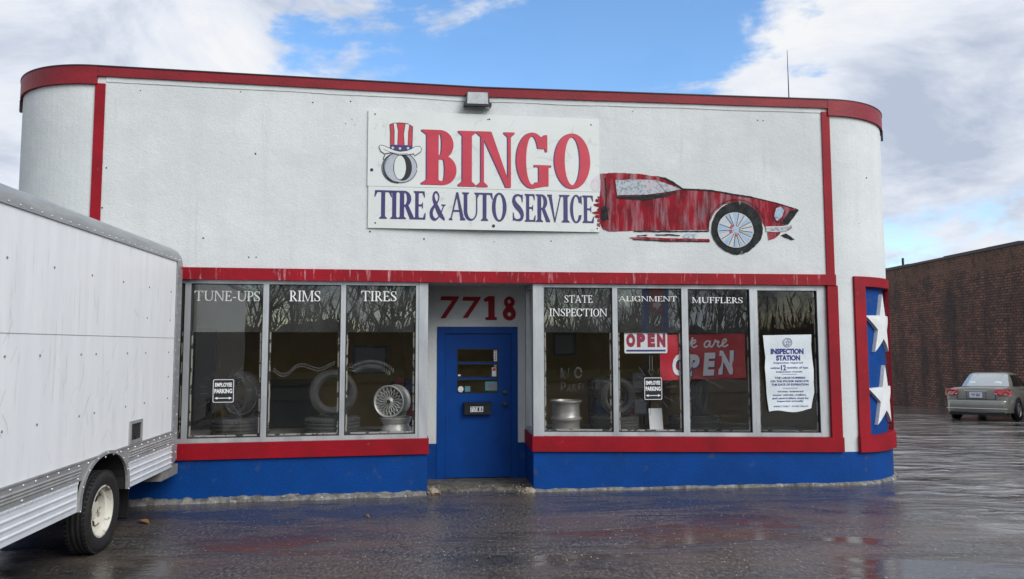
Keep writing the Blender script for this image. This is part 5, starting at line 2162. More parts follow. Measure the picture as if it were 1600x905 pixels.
def build_display():
    zL = .748
    g = 'tyres on display behind the shop windows'
    tyre(TL(-1.915, zL, -.45), .355, .225, .20, 'dusty tyre lying flat on the shelf behind the RIMS window', flat_=True, group=g)
    tyre(TL(-1.915, zL + .225, -.42), .305, .20, .19, 'upright tyre standing on the flat tyre behind the RIMS window', TL, .25, group=g)
    tyre(TL(-3.10, zL, -.45), .33, .23, .19, 'dusty tyre lying flat behind the employee parking sign of the TUNE-UPS window', flat_=True, group=g)
    tyre(TL(-3.08, zL + .23, -.42), .295, .19, .18, 'upright tyre behind the employee parking sign of the TUNE-UPS window', TL, -.75, group=g)
    zR = lambda u: .748 + tilt(u, .7)
    tyre(TR(1.91, zR(1.91), -.46), .335, .20, .20, 'tyre lying flat between the STATE INSPECTION and ALIGNMENT windows', flat_=True, group=g)
    tyre(TR(1.93, zR(1.93) + .20, -.44), .262, .20, .165, 'upright tyre standing between the STATE INSPECTION and ALIGNMENT windows', TR, .2, group=g)
    tyre(TR(3.06, zR(3.06), -.46), .35, .22, .20, 'tyre lying flat behind the MUFFLERS window below the red banner', flat_=True, group=g)
    tyre(TR(3.11, zR(3.11) + .22, -.44), .255, .21, .15, 'upright tyre seen nearly edge on behind the MUFFLERS window', TR, 1.0, group=g)

    # flat rim and mesh rim on top
    c0 = Vector(TL(-1.09, zL, -.42))
    r = empty('wheel_rim', c0, 'silver rim lying flat behind the TIRES window with another rim on it', 'rim')
    mb = MB()
    prof = [(.185, 0), (.212, .0), (.215, .012), (.200, .02), (.196, .06), (.175, .085), (.172, .115), (.192, .14), (.198, .175), (.212, .185), (.212, .197), (.188, .197), (.175, .14), (.16, .11), (.16, .07), (.185, .04)]
    mb.lathe(prof, lambda x, y, h: c0 + Vector((x, y, h)), 40, close=True)
    mb.build('barrel', M['silver'], r, smooth=True, auto=40)
    c1 = Vector(TL(-1.165, zL + .197 + .216, -.34))
    ux, uy, ax = axes(TL, -.42)
    r = empty('wheel_rim', c1 - Vector((0, 0, .215)), 'silver rim with a web of fine spokes standing behind the TIRES window', 'rim')
    T = lambda x, y, h: c1 + ux * x + uy * y + ax * h
    mb = MB()
    mb.lathe([(.205, .06), (.216, .055), (.216, .04), (.200, .03), (.185, -.02), (.178, -.10), (.195, -.155), (.216, -.17), (.216, -.185), (.198, -.185), (.170, -.10), (.175, -.01), (.190, .045)], T, 44, close=True)
    mb.build('barrel', M['silver'], r, smooth=True, auto=40)
    mb = MB()
    for k in range(20):
        a = 2 * pi * k / 20
        for da in (-.17, .17):
            p0 = T(.052 * cos(a), .052 * sin(a), .030)
            p1 = T(.12 * cos(a + da * .12), .12 * sin(a + da * .12), .040)
            p2 = T(.192 * cos(a + da), .192 * sin(a + da), .042)
            mb.tube([p0, p1, p2], [.0065, .0055, .0045], 5)
    mb.build('spoke', M['silver'], r, kind='stuff')
    mb = MB()
    mb.lathe([(0, .052), (.030, .052), (.034, .046), (.050, .040), (.060, .030), (.060, .0), (0, .0)], T, 24)
    mb.build('hub', M['silver'], r, smooth=True, auto=40)
    mb = MB()
    mb.lathe([(0, .056), (.024, .0555), (.028, .050)], T, 18)
    mb.build('centre_cap', M['blackpl'], r, smooth=True)
    # drum-like steel rim
    zz = .748 + tilt(1.2, .7)
    c2 = Vector(TR(1.2, zz, -.36))
    r = empty('wheel_rim', c2, 'wide silver steel rim lying flat behind the STATE INSPECTION window', 'rim')
    mb = MB()
    prof = [(.19, 0), (.205, .0), (.208, .012), (.190, .022), (.186, .10), (.200, .14), (.216, .155), (.216, .172), (.198, .182), (.188, .20), (.186, .33), (.198, .375), (.220, .392), (.220, .408), (.195, .408), (.172, .33), (.165, .22), (.17, .10)]
    mb.lathe(prof, lambda x, y, h: c2 + Vector((x, y, h)), 44, close=True)
    mb.build('barrel', M['steel_drum'], r, smooth=True, auto=40)
    mb = MB()
    mb.lathe([(0, .30), (.16, .30), (.172, .33)], lambda x, y, h: c2 + Vector((x, y, h)), 32)
    mb.build('disc', M['steel_drum'], r)
    # white card
    mb = MB()
    mb.hexa([TR(2.365, .715, -.30), TR(2.555, .715, -.30), TR(2.555, .715, -.306), TR(2.365, .715, -.306), TR(2.372, 1.02, -.38), TR(2.562, 1.02, -.38), TR(2.562, 1.02, -.386), TR(2.372, 1.02, -.386)])
    props(mb.build('notice_card', M['sheet_white']), 'plain white card leaning on the shelf behind the ALIGNMENT window', 'card')
    # framed pictures on the back wall
    for x0, x1, z0, z1, T_, lab in ((-1.98, -1.40, 1.42, 1.90, TR, 'framed picture on the ochre wall behind the TIRES window'), (1.45, 1.85, 1.72, 2.12, TR, 'framed notice on the ochre wall behind the STATE INSPECTION window'),
                                    (.9, 1.25, 1.62, 2.1, TR, 'dark framed notice left of the other one behind the STATE INSPECTION window')):
        r = empty('picture_frame', T_((x0 + x1) / 2, z0, -2.95), lab, 'picture')
        mb = MB()
        frame_ring(mb, x0, x1, z0, z1, .04, .04, .04, .04, -2.999, -2.96, fb=lambda m_, a, b, c, d_, e, f: m_.box(a, b, e, f, c, d_, lambda u, dd, z: TR(u, z, dd)))
        mb.build('frame', M['blackpl'], r)
        mb = MB()
        mb.box(x0 + .04, x1 - .04, -2.998, -2.985, z0 + .04, z1 - .04, lambda u, dd, z: TR(u, z, dd))
        mb.build('picture', M['grey_print'], r)


build_display()


def build_back_room():
    T = lambda u, d, z: TR(u, z, d)
    rg = random.Random(6)
    for u0, lab in ((2.05, 'steel rack of boxes against the ochre wall behind the ALIGNMENT window'), (-1.30, 'steel rack of boxes against the ochre wall behind the TIRES window')):
        r = empty('storage_rack', TR(u0 + .5, .06, -2.7), lab, 'rack')
        for u in (u0, u0 + .97):
            for d in (-2.93, -2.55):
                mb = MB()
                mb.box(u, u + .03, d, d + .03, .06, 1.30, T)
                mb.build('upright', M['dark'], r)
        for z in (.30, .72, 1.14):
            mb = MB()
            mb.box(u0 + .031, u0 + .969, -2.93, -2.52, z, z + .025, T)
            mb.build('shelf', M['bumper_grey'], r)
            x = u0 + .06
            while x < u0 + .78:
                w, h = rg.uniform(.12, .24), rg.uniform(.12, .30)
                mb = MB()
                mb.box(x, x + w, -2.88, -2.60, z + .026, z + .026 + h, T)
                o = mb.build('carton', M[rg.choice(['grey_print', 'rock', 'banner', 'pyl_blue', 'board'])], None)
                props(o, 'carton on the %s shelf %s %s' % ({.30: 'lowest', .72: 'middle', 1.14: 'top'}[z], 'of the rack behind the ALIGNMENT window,' if u0 > 0 else 'of the rack behind the TIRES window,', '%s along it' % ['first', 'second', 'third', 'fourth', 'fifth', 'sixth'][int((x - u0) / .17)]), 'box', 'cartons on the racks in the shop')
                x += w + .03


build_back_room()

# ================================================================== BOX TRUCK
TX0 = -2.985 - .115 * 8.88
truck = empty('box_truck', (TX0, 8.88, 0), 'white box truck with grey aluminium rails parked against the left end of the shop', 'truck', rot=(0, 0, atan2(-.9935, .1142)))


def LB(mb, name, m_, parent=truck, **kw):
    """link a mesh given in the parent's own coordinates"""
    o = mb.build(name, m_, None, **kw)
    o.parent = parent
    return o


def build_truck():
    # local: x = forward from the rear, y = 0 on the visible side, negative into the body, z up
    Lb, Wb = 4.95, 2.25
    ac, aw, az0, azt = 1.945, .495, .487, .900     # wheel arch

    def arch(n=17, grow=0.0):
        out = []
        for i in range(n):
            a = pi * i / (n - 1)
            out.append((ac + (aw + grow) * cos(a), az0 + (azt + grow * .6 - az0) * sin(a) ** .8 if i not in (0, n - 1) else az0))
        return out
    mb = MB()
    T = lambda a, b, d: (a, d, b)
    # panel
    flat(mb, [[(.17, .905), (Lb, .905), (Lb, 2.925), (.17, 2.925)]], T, 0.0, .03)
    LB(mb, 'side_panel', M['truck_white'])
    mb = MB()
    mb.box(.0, Lb, -Wb, -.04, .915, 2.96)
    LB(mb, 'body', M['truck_white'])
    # cap rail: rounded roof edge
    mb = MB()
    prof = [(-.0, 2.905), (.013, 2.905), (.014, 2.945), (.010, 2.985), (-.012, 3.028), (-.055, 3.058), (-.12, 3.072), (-.12, 2.95)]
    ss = [.012, .02, .04, .065, .10, .14, .2] + [.2 + (Lb - .2) * i / 8 for i in range(1, 9)]
    for s in ss:
        k = sqrt(max(0.02, 1 - ((.15 - s) / .15) ** 2)) if s < .15 else 1
        for y, z in prof:
            mb.v.append((s, y, 2.93 + (z - 2.93) * k if z > 2.93 else z))
    n = len(prof)
    for i in range(len(ss) - 1):
        for j in range(n):
            mb.f.append((i * n + j, i * n + (j + 1) % n, (i + 1) * n + (j + 1) % n, (i + 1) * n + j))
    mb.f.append(tuple(range(n)))
    mb.f.append(tuple((len(ss) - 1) * n + j for j in range(n))[::-1])
    LB(mb, 'roof_rail', M['truck_alu'], smooth=True, auto=50)
    mb = MB()
    mb.box(.05, Lb, -Wb, -.12, 2.962, 3.068)
    LB(mb, 'roof', M['truck_alu'])
    mb = MB()
    flat(mb, [[(.015, 2.926), (.16, 2.926), (.16, .50), (.03, .55), (.0, .58), (.0, 2.926)]], T, .012, .05)
    mb.box(-.012, .0, -.16, .012, .56, 2.926)
    LB(mb, 'corner_post', M['truck_alu'])
    # rear doors
    for k in range(4):
        mb = MB()
        mb.box(-.02, -.002, -Wb + .16, -.165, .95 + k * .49, .95 + k * .49 + .48)
        LB(mb, 'rear_door_panel', M['truck_white'])
    # grey band with ridges, broken by the arch
    mb = MB()
    B0, B1 = .745, .912
    ar = arch(21, .045)
    left = [p for p in ar if p[1] < B1 + .2]
    for xa, xb, sgn in ((.162, None, -1), (None, Lb, 1)):
        # polygon between B0 and B1 following the arch edge
        pts = sorted([p for p in ar if (p[0] - ac) * sgn > 0 and B0 - .05 < p[1] < B1], key=lambda p: p[1])
        pts = [(p[0], max(p[1], B0)) for p in pts]
        xt = ac + sgn * .16
        if sgn < 0:
            poly = [(xa, B0), (pts[0][0] - .01, B0)] + pts[1:] + [(xt, B1), (xa, B1)]
        else:
            poly = [(xb, B1), (xt, B1)] + pts[::-1][:-1] + [(pts[0][0] + .01, B0), (xb, B0)]
        flat(mb, [poly], T, .010, .03)
    for z, h in ((.842, .010), (.815, .008), (.79, .006)):
        for a, b in ((.165, ac - aw - .02), (ac + aw + .02, Lb)):
            P = [(a, .010, z - .012), (b, .010, z - .012), (b, .010, z + .012), (a, .010, z + .012), (a, .010 + h, z - .003), (b, .010 + h, z - .003), (b, .010 + h, z + .003), (a, .010 + h, z + .003)]
            mb.add(P, [(0, 1, 5, 4), (1, 2, 6, 5), (2, 3, 7, 6), (3, 0, 4, 7), (4, 5, 6, 7)])
    mb.box(.165, Lb, .010, .018, .898, .911)
    LB(mb, 'side_band', M['truck_band'])
    # skirts
    for a, b, lab in ((.10, ac - aw - .045, 'short skirt behind the wheel'), (ac + aw + .045, Lb, 'long skirt ahead of the wheel')):
        mb = MB()
        mb.box(a, b, -.02, .004, .487, .744)
        for z in (.545, .605, .665):
            P = [(a + .02, .004, z - .013), (b - .03, .004, z - .013), (b - .03, .004, z + .011), (a + .02, .004, z + .011), (a + .03, .014, z - .006), (b - .04, .014, z - .006), (b - .04, .013, z + .004), (a + .03, .013, z + .004)]
            mb.add(P, [(0, 1, 5, 4), (1, 2, 6, 5), (2, 3, 7, 6), (3, 0, 4, 7), (4, 5, 6, 7)])
        mb.box(a, b, .004, .010, .722, .744)
        LB(mb, 'skirt', M['truck_skirt'], label=lab)
    # arch trim
    mb = MB()
    A, Bq = arch(25, .0), arch(25, .048)
    for i in range(24):
        P = []
        for d in (.0, .024):
            P += [(A[i][0], d, A[i][1]), (A[i + 1][0], d, A[i + 1][1]), (Bq[i + 1][0], d, Bq[i + 1][1]), (Bq[i][0], d, Bq[i][1])]
        mb.hexa(P)
    LB(mb, 'wheel_arch_trim', M['truck_band'])
    # dark wheel housing
    mb = MB()
    A2 = arch(17, .006)
    for i in range(16):
        a, b = A2[i], A2[i + 1]
        mb.quad((a[0], -.005, a[1]), (b[0], -.005, b[1]), (b[0], -.75, b[1]), (a[0], -.75, a[1]))
    mb.quad((ac - .7, -.75, .2), (ac + .7, -.75, .2), (ac + .7, -.75, .95), (ac - .7, -.75, .95))
    mb.box(.05, Lb, -Wb + .05, -.76, .60, .90)
    mb.box(.05, ac - aw - .02, -.75, -.03, .72, .90)
    mb.box(ac + aw + .02, Lb, -.75, -.03, .72, .90)
    LB(mb, 'underbody', M['dark'])
    mb = MB()
    for y in (-.70, -1.55):
        mb.box(.1, 6.9, y - .04, y + .04, .48, .62)
    mb.tube([(ac, -.15, .385), (ac, -2.1, .385)], .06, 10)
    LB(mb, 'chassis', M['dark'])
    mb = MB()
    mb.box(-.13, .42, -Wb, -.01, .375, .490)
    LB(mb, 'step_bumper', M['bumper_grey'])
    mb = MB()
    mb.box(.55, .57, -.62, -.30, .02, .60)
    LB(mb, 'mud_flap', M['dark'])
    # recessed marker housing
    mb = MB()
    for x0, x1, z0, z1 in ((1.10, 1.125, .915, 1.145), (1.385, 1.42, .915, 1.145), (1.125, 1.385, .915, .95), (1.125, 1.385, 1.115, 1.145)):
        mb.box(x0, x1, .0, .018, z0, z1)
    h = LB(mb, 'fuel_hatch', M['truck_band'])
    mb = MB()
    mb.box(1.125, 1.385, .0, .004, .95, 1.115)
    mb.tube([(1.25, .004, .985), (1.25, .014, .985)], .03, 10)
    LB(mb, 'hatch_recess', M['dark'], h)
    # rivets
    mb = MB()

    def rivet(x, z, y, r=.008):
        mb.lathe([(r, 0), (r * .8, r * .55), (0.0005, r * .75)], lambda a, b, hh: (x + a, y + hh, z + b), 7)
    x = .1
    while x < Lb:
        rivet(x, 2.928, .014, .009)
        x += .152
    x = .22
    while x < Lb:
        if abs(x - ac) > .16 or True:
            rivet(x, .877, .011, .011)
        x += .175
    x = .30
    while x < Lb:
        if abs(x - ac) > aw + .02:
            rivet(x, .768, .011, .011)
        x += .44
    x = .2
    while x < Lb:
        if abs(x - ac) > aw + .08:
            rivet(x, .733, .010, .006)
        x += .105
    z = .65
    while z < 2.85:
        rivet(.04, z, .012, .008)
        rivet(.135, z + .1, .012, .007)
        z += .22
    for i in range(0, 25):
        a = ((A[i][0] + Bq[i][0]) / 2, (A[i][1] + Bq[i][1]) / 2)
        if i % 3 == 0:
            rivet(a[0], a[1], .024, .008)
    LB(mb, 'rivet', M['rivet'], kind='stuff')
    mb = MB()
    rows = [(2.53, (.34, 1.01, 1.69, 2.37, 3.04, 3.71, 4.38)), (1.83, (.35, 1.05, 1.53, 2.23, 2.52, 3.2, 3.68, 4.4)), (1.303, (.34, 1.04, 1.53, 2.22, 2.51, 3.2, 3.67, 4.4)), (2.2, (.34, 1.04)), (1.55, (.34,))]
    for z, xs in rows:
        for x in xs:
            mb.lathe([(.011, 0), (.009, .004), (.004, .007), (.0005, .008)], lambda a, b, hh, x=x, z=z: (x + a, .001 + hh, z + b), 9)
    LB(mb, 'bolt', M['bumper_grey'], kind='stuff')
    mb = MB()
    mb.box(.165, Lb, .0004, .0016, 1.992, 1.997)
    LB(mb, 'panel_seam', M['truck_band'])
    mb = MB()
    mb.tube([(.015, .014, 2.85), (.015, .026, 2.85)], .018, 8)
    LB(mb, 'marker_lamp', M['tail'])
    # scratches
    mb = MB()
    rg = random.Random(21)
    for _ in range(60):
        x, z = rg.uniform(1.2, 4.6), rg.choice([rg.uniform(1.0, 1.7), rg.uniform(1.0, 2.5)])
        a = rg.uniform(-2.2, -.7)
        pts = [(x, z)]
        for k in range(rg.randint(3, 7)):
            a += rg.uniform(-.3, .3)
            x += .035 * cos(a)
            z += .035 * sin(a)
            pts.append((x, z))
        if min(p[1] for p in pts) > .95:
            ribbon(mb, pts, rg.uniform(.0015, .004), T, .0012)
    LB(mb, 'scratch', M['scratch'], recalc=False, kind='stuff')

    # wheels
    def wheel(x, y, side, dual=True, lab=None):
        w = bpy.data.objects.new('wheel', None)
        COL.objects.link(w)
        w.parent = truck
        w.location = (x, y, .372)
        if lab:
            w['label'] = lab
        sg = side
        for off in ((0, .24) if dual else (0,)):
            q = MB()
            q.lathe(tyre_prof(.372, .215, .225), lambda a, b, h: (a, (-off - .115 + h) * sg, b), 48, close=True)
            LB(q, 'tyre', M['rubber'], w, smooth=True, auto=35)
        q = MB()
        N_ = 50
        for k in range(N_):
            a = 2 * pi * k / N_
            for g in (-.66, .66):
                P = []
                da = pi / N_ * 1.0
                for rr in (.359, .374):
                    for aa, hh in ((a - da * .5, g * .107 - .016), (a + da * .5, g * .107 - .016), (a + da * .5, g * .107 + .016), (a - da * .5, g * .107 + .016)):
                        P.append((rr * cos(aa), (-.115 + hh) * sg, rr * sin(aa)))
                q.hexa(P)
        LB(q, 'tread_block', M['rubber'], w, kind='stuff')
        q = MB()
        f = lambda a, b, h: (a, h * sg, b)
        q.lathe([(.222, -.050), (.240, -.040), (.240, -.030), (.222, -.028), (.214, -.050), (.206, -.075), (.190, -.085), (.184, -.150), (.150, -.165), (.090, -.150), (.082, -.110), (.0, -.105)], f, 44)
        LB(q, 'rim', M['rim_white'], w, smooth=True, auto=35)
        q = MB()
        for k in range(8):
            a = 2 * pi * k / 8 + .2
            q.lathe([(.026, -.150), (.020, -.140), (0.001, -.140)], lambda p, r_, h, a=a: f(.155 * cos(a) + p * 1.0, .155 * sin(a) + r_, h), 10)
        LB(q, 'hand_hole', M['dark'], w)
        q = MB()
        for k in range(6):
            a = 2 * pi * k / 6
            q.lathe([(.012, -.16), (.012, -.140), (.001, -.138)], lambda p, r_, h, a=a: f(.108 * cos(a) + p, .108 * sin(a) + r_, h), 6)
        LB(q, 'lug_nut', M['bumper_grey'], w)
    wheel(1.905, .008, 1, False, 'rear wheel with rusty white rim facing the camera')
    wheel(ac, -Wb + .035, -1, False)
    wheel(5.75, -.10, 1, False)
    wheel(5.75, -Wb + .10, -1, False)
    # cab, ahead of the box (left of the picture)
    mb = MB()
    prof = [(4.98, .55), (6.95, .50), (7.0, .95), (6.85, 1.12), (6.1, 1.30), (5.75, 1.95), (5.05, 2.02), (4.98, 1.95)]
    for y in (-Wb + .2, -.2):
        for x, z in prof:
            mb.v.append((x, y, z))
    n = len(prof)
    for j in range(n):
        mb.f.append((j, (j + 1) % n, n + (j + 1) % n, n + j))
    mb.f.append(tuple(range(n)))
    mb.f.append(tuple(n + j for j in range(n))[::-1])
    cab = LB(mb, 'cab', M['truck_white'])
    mb = MB()
    for y in (-.196, -Wb + .196):
        mb.quad((5.15, y, 1.35), (5.95, y, 1.35), (5.68, y, 1.88), (5.15, y, 1.88))
    mb.quad((6.09, -Wb + .3, 1.34), (6.09, -.3, 1.34), (5.78, -.3, 1.90), (5.78, -Wb + .3, 1.90))
    LB(mb, 'windscreen', M['car_glass_dark'], cab)
    mb = MB()
    mb.box(6.9, 7.12, -Wb + .15, -.15, .45, .68)
    LB(mb, 'bumper', M['bumper_grey'])
    for y in (-.45, -Wb + .45):
        mb = MB()
        mb.box(6.93, 7.01, y - .12, y + .12, .76, .92)
        LB(mb, 'headlight', M['lamp_clear'])


M['scratch'] = mat('grey_scratch', (0.42, 0.44, 0.46), 0.6)
build_truck()

# ================================================================== CARS BY THE BRICK WALL


def build_car(label, paint, plate_text):
    r = empty('parked_car', (0, 0, 0), label, 'car')

    def C(mb, name, m_, parent=None, **kw):
        o = mb.build(name, m_, None, **kw)
        o.parent = parent or r
        return o
    # body loft
    st = [(.07, .74, .93, .30), (.10, .80, .985, .26), (.35, .845, 1.005, .22), (.75, .86, .995, .2), (1.3, .865, .96, .2), (2.2, .865, .94, .2), (3.1, .86, .93, .2), (3.35, .855, .91, .2), (3.9, .83, .82, .2), (4.25, .76, .72, .22), (4.42, .64, .62, .28)]
    mb = MB()
    ring = []
    for y, w, zt, zb in st:
        zs = lambda f: zb + (zt - zb) * f
        half = [(0, zb), (w * .80, zb), (w * .96, zs(.10)), (w * 1.0, zs(.30)), (w * 1.0, zs(.55)), (w * .985, zs(.74)), (w * .93, zs(.90)), (w * .80, zs(.975)), (w * .4, zt + .004), (0, zt + .008)]
        full = half + [(-x, z) for x, z in half[-2:0:-1]]
        ring.append([(x, y, z) for x, z in full])
    n = len(ring[0])
    for q in ring:
        mb.v += q
    for i in range(len(ring) - 1):
        for j in range(n):
            mb.f.append((i * n + j, i * n + (j + 1) % n, (i + 1) * n + (j + 1) % n, (i + 1) * n + j))
    mb.f.append(tuple(range(n)))
    mb.f.append(tuple((len(ring) - 1) * n + j for j in range(n))[::-1])
    body = C(mb, 'body', paint, smooth=True)
    sm = body.modifiers.new('subsurf', 'SUBSURF')
    sm.levels = 2
    sm.render_levels = 2
    # greenhouse
    H = [(.90, .76, .62, 3.42), (1.0, .735, .80, 3.22), (1.15, .69, 1.02, 2.92), (1.30, .62, 1.26, 2.62), (1.385, .57, 1.42, 2.42), (1.425, .50, 1.60, 2.22), (1.440, .35, 1.75, 2.05)]

    def row(z):
        for i in range(len(H) - 1):
            if H[i][0] <= z <= H[i + 1][0]:
                f = (z - H[i][0]) / (H[i + 1][0] - H[i][0])
                return [H[i][k] + (H[i + 1][k] - H[i][k]) * f for k in (1, 2, 3)]
        return H[-1][1:]

    def se(t, w, y0, y1, e=3.6):
        c_, s_ = cos(t), sin(t)
        return (w * abs(c_) ** (2 / e) * (1 if c_ >= 0 else -1), (y0 + y1) / 2 + (y1 - y0) / 2 * abs(s_) ** (2 / e) * (1 if s_ >= 0 else -1))
    mb = MB()
    N_ = 40
    for z, w, y0, y1 in H:
        for j in range(N_):
            x, y = se(2 * pi * j / N_, w, y0, y1)
            mb.v.append((x, y, z))
    for i in range(len(H) - 1):
        for j in range(N_):
            mb.f.append((i * N_ + j, i * N_ + (j + 1) % N_, (i + 1) * N_ + (j + 1) % N_, (i + 1) * N_ + j))
    mb.f.append(tuple((len(H) - 1) * N_ + j for j in range(N_)))
    C(mb, 'roof', paint, smooth=True)

    def back_y(x, z, off=.008, e=3.6):
        w, y0, y1 = row(z)
        f = max(0, 1 - abs(x / w) ** e) ** (1 / e)
        return (y0 + y1) / 2 - (y1 - y0) / 2 * f - off

    def side_x(y, z, off=.006, e=3.6):
        w, y0, y1 = row(z)
        f = max(0, 1 - abs((y - (y0 + y1) / 2) / ((y1 - y0) / 2)) ** e) ** (1 / e)
        return w * f + off
    mb = MB()
    nx, nz_ = 16, 8
    for j in range(nz_ + 1):
        f = j / nz_
        z = 1.012 + (1.385 - 1.012) * f
        hw = .635 - .115 * f
        for i in range(nx + 1):
            t = -1 + 2 * i / nx
            x = hw * t
            zz = z - (.012 * t * t if f < .5 else .03 * abs(t) ** 3)
            mb.v.append((x, back_y(x, zz, .012), zz + .004))
    for j in range(nz_):
        for i in range(nx):
            a = j * (nx + 1) + i
            mb.f.append((a, a + 1, a + nx + 2, a + nx + 1))
    C(mb, 'rear_window', M['car_glass'], smooth=True, recalc=False)
    # front screen
    for sgn in (-1, 1):
        for (ya, yb) in ((1.22, 1.98), (2.04, 2.78)):
            mb = MB()
            for j in range(6):
                z = 1.0 + .345 * j / 5
                fa = j / 5
                y0 = ya + (.30 * fa if ya < 1.5 else 0)
                y1 = yb - (.42 * fa if yb > 2.5 else 0)
                for i in range(9):
                    y = y0 + (y1 - y0) * i / 8
                    mb.v.append((sgn * side_x(y, z), y, z))
            for j in range(5):
                for i in range(8):
                    a = j * 9 + i
                    mb.f.append((a, a + 1, a + 10, a + 9) if sgn > 0 else (a + 9, a + 10, a + 1, a))
            C(mb, 'side_window', M['car_glass_dark'], smooth=True, recalc=False)
    mb = MB()
    for j in range(6):
        z = 1.0 + .36 * j / 5
        for i in range(11):
            x = (-.60 + 1.2 * i / 10) * (1 - .15 * j / 5)
            w, y0, y1 = row(z)
            f = max(0, 1 - abs(x / w) ** 3.6) ** (1 / 3.6)
            mb.v.append((x, (y0 + y1) / 2 + (y1 - y0) / 2 * f + .008, z))
    for j in range(5):
        for i in range(10):
            a = j * 11 + i
            mb.f.append((a + 11, a + 12, a + 1, a))
    C(mb, 'windscreen', M['car_glass_dark'], smooth=True, recalc=False)
    # headrests behind the rear glass, seen as pale shapes
    for x in (-.33, .36):
        mb = MB()
        mb.lathe([(0.001, .0), (.07, .005), (.105, .02), (.105, .05), (0.001, .06)], lambda a, b, h, x=x: (x + a * 1.05, back_y(x + a, min(1.36, 1.10 + b * .55), .016) + h * .02, 1.10 + b * .62), 16)
        C(mb, 'headrest', M['headrest'], smooth=True)
    # rear bumper
    mb = MB()
    pr = [(.02, .24), (-.02, .32), (-.035, .45), (-.03, .56), (.0, .60), (.06, .62)]
    nb = 22
    for i in range(nb + 1):
        t = -1 + 2 * i / nb
        x = .865 * sin(t * pi / 2) if False else .865 * t
        wrap = .55 * max(0, abs(t) - .86) / .14
        curve = .06 * abs(t) ** 2
        for yy, z in pr:
            mb.v.append((x * (1.0 if abs(t) < .999 else 1.0), yy + curve + wrap * .6, z))
    n = len(pr)
    for i in range(nb):
        for j in range(n - 1):
            mb.f.append((i * n + j, (i + 1) * n + j, (i + 1) * n + j + 1, i * n + j + 1))
    C(mb, 'rear_bumper', paint, smooth=True, auto=50)
    mb = MB()
    for x0, x1 in ((-.80, .80),):
        for i in range(12):
            a, b = x0 + (x1 - x0) * i / 12, x0 + (x1 - x0) * (i + 1) / 12
            ya, yb = -.040 + .06 * (a / .865) ** 2, -.040 + .06 * (b / .865) ** 2
            mb.hexa([(a, ya, .36), (b, yb, .36), (b, yb + .05, .36), (a, ya + .05, .36), (a, ya + .002, .372), (b, yb + .002, .372), (b, yb + .05, .372), (a, ya + .05, .372)])
    C(mb, 'bumper_strip', M['chrome'])
    mb = MB()
    mb.box(-.72, .72, .02, .5, .17, .25)
    C(mb, 'underbody', M['dark'])
    # trunk lid details
    mb = MB()
    mb.box(-.30, .30, .052, .10, .865, .89)
    C(mb, 'trunk_trim', M['chrome'])
    mb = MB()
    for x in (-.50, .50):
        mb.box(x - .004, x + .004, .055, .12, .62, .93)
    mb.box(-.50, .50, .055, .10, .625, .634)
    C(mb, 'trunk_gap', M['dark'])
    p = MB()
    p.box(-.165, .165, .036, .056, .68, .84)
    pl = C(p, 'number_plate', M['plate'])
    tx = MB()
    text(tx, plate_text, -.125, .125, .715, .805, lambda a, b, d: (a, d, b), .0345, .02)
    C(tx, 'plate_lettering', M['ink_blue'], pl, recalc=False)
    mb = MB()
    mb.box(-.26, .26, .0585, .075, .648, .652)
    mb.box(-.26, -.256, .0585, .075, .652, .862)
    mb.box(.256, .26, .0585, .075, .652, .862)
    C(mb, 'plate_recess', M['dark'])
    for s in (-1, 1):
        mb = MB()
        P = [(.455, .052, .80), (.61, .05, .735), (.80, .085, .74), (.868, .20, .76), (.866, .24, .90), (.80, .10, .935), (.55, .055, .93), (.47, .05, .90)]
        c = (.68, .10, .83)
        outer = [(s * x, y, z) for x, y, z in P]
        inner = [(s * (c[0] + (x - c[0]) * .8), y - .016, c[2] + (z - c[2]) * .8) for x, y, z in P]
        n = len(P)
        mb.v = outer + inner
        for j in range(n):
            mb.f.append((j, (j + 1) % n, n + (j + 1) % n, n + j))
        mb.f.append(tuple(n + j for j in range(n)))
        tl = C(mb, 'taillight', M['tail'])
        mb = MB()
        flat(mb, [[(.48, .80), (.545, .772), (.555, .80), (.50, .815)]], lambda a, b, d: (s * a, d, b), .0345)
        C(mb, 'reversing_lens', M['lamp_clear'], tl, recalc=False)
    # wheels
    for x, y in ((.80, .95), (-.80, .95), (.80, 3.57), (-.80, 3.57)):
        s = 1 if x > 0 else -1
        w = bpy.data.objects.new('wheel', None)
        COL.objects.link(w)
        w.parent = r
        w.location = (x, y, .31)
        q = MB()
        q.lathe([(.372, .004), (.372, .072), (.36, .075), (.30, .070)], lambda a, b, h: (s * h, a, b * 1.0 + .01), 36)
        q.lathe([(0, .050), (.37, .050)], lambda a, b, h: (s * h, a, b * 1.0 + .01), 36)
        C(q, 'arch_lining', M['dark'], w)
        q = MB()
        q.lathe(tyre_prof(.31, .195, .20), lambda a, b, h: (s * (h - .015), a, b), 36, close=True)
        C(q, 'tyre', M['rubber'], w, smooth=True, auto=35)
        q = MB()
        q.lathe([(.205, .070), (.195, .075), (.185, .055), (.17, .045), (.04, .060), (0, .062)], lambda a, b, h: (s * h, a, b), 32)
        C(q, 'rim', M['silver'], w, smooth=True, auto=40)
        q = MB()
        for k in range(7):
            a0 = 2 * pi * k / 7
            P = [(.07, -.10), (.165, -.16), (.165, .16), (.07, .10)]
            q.add([(s * .0625 if i in (0, 3) else s * .056, rr * cos(a0 + da), rr * sin(a0 + da)) for i, (rr, da) in enumerate(P)], [(0, 1, 2, 3)])
        C(q, 'rim_hole', M['dark'], w, recalc=False)
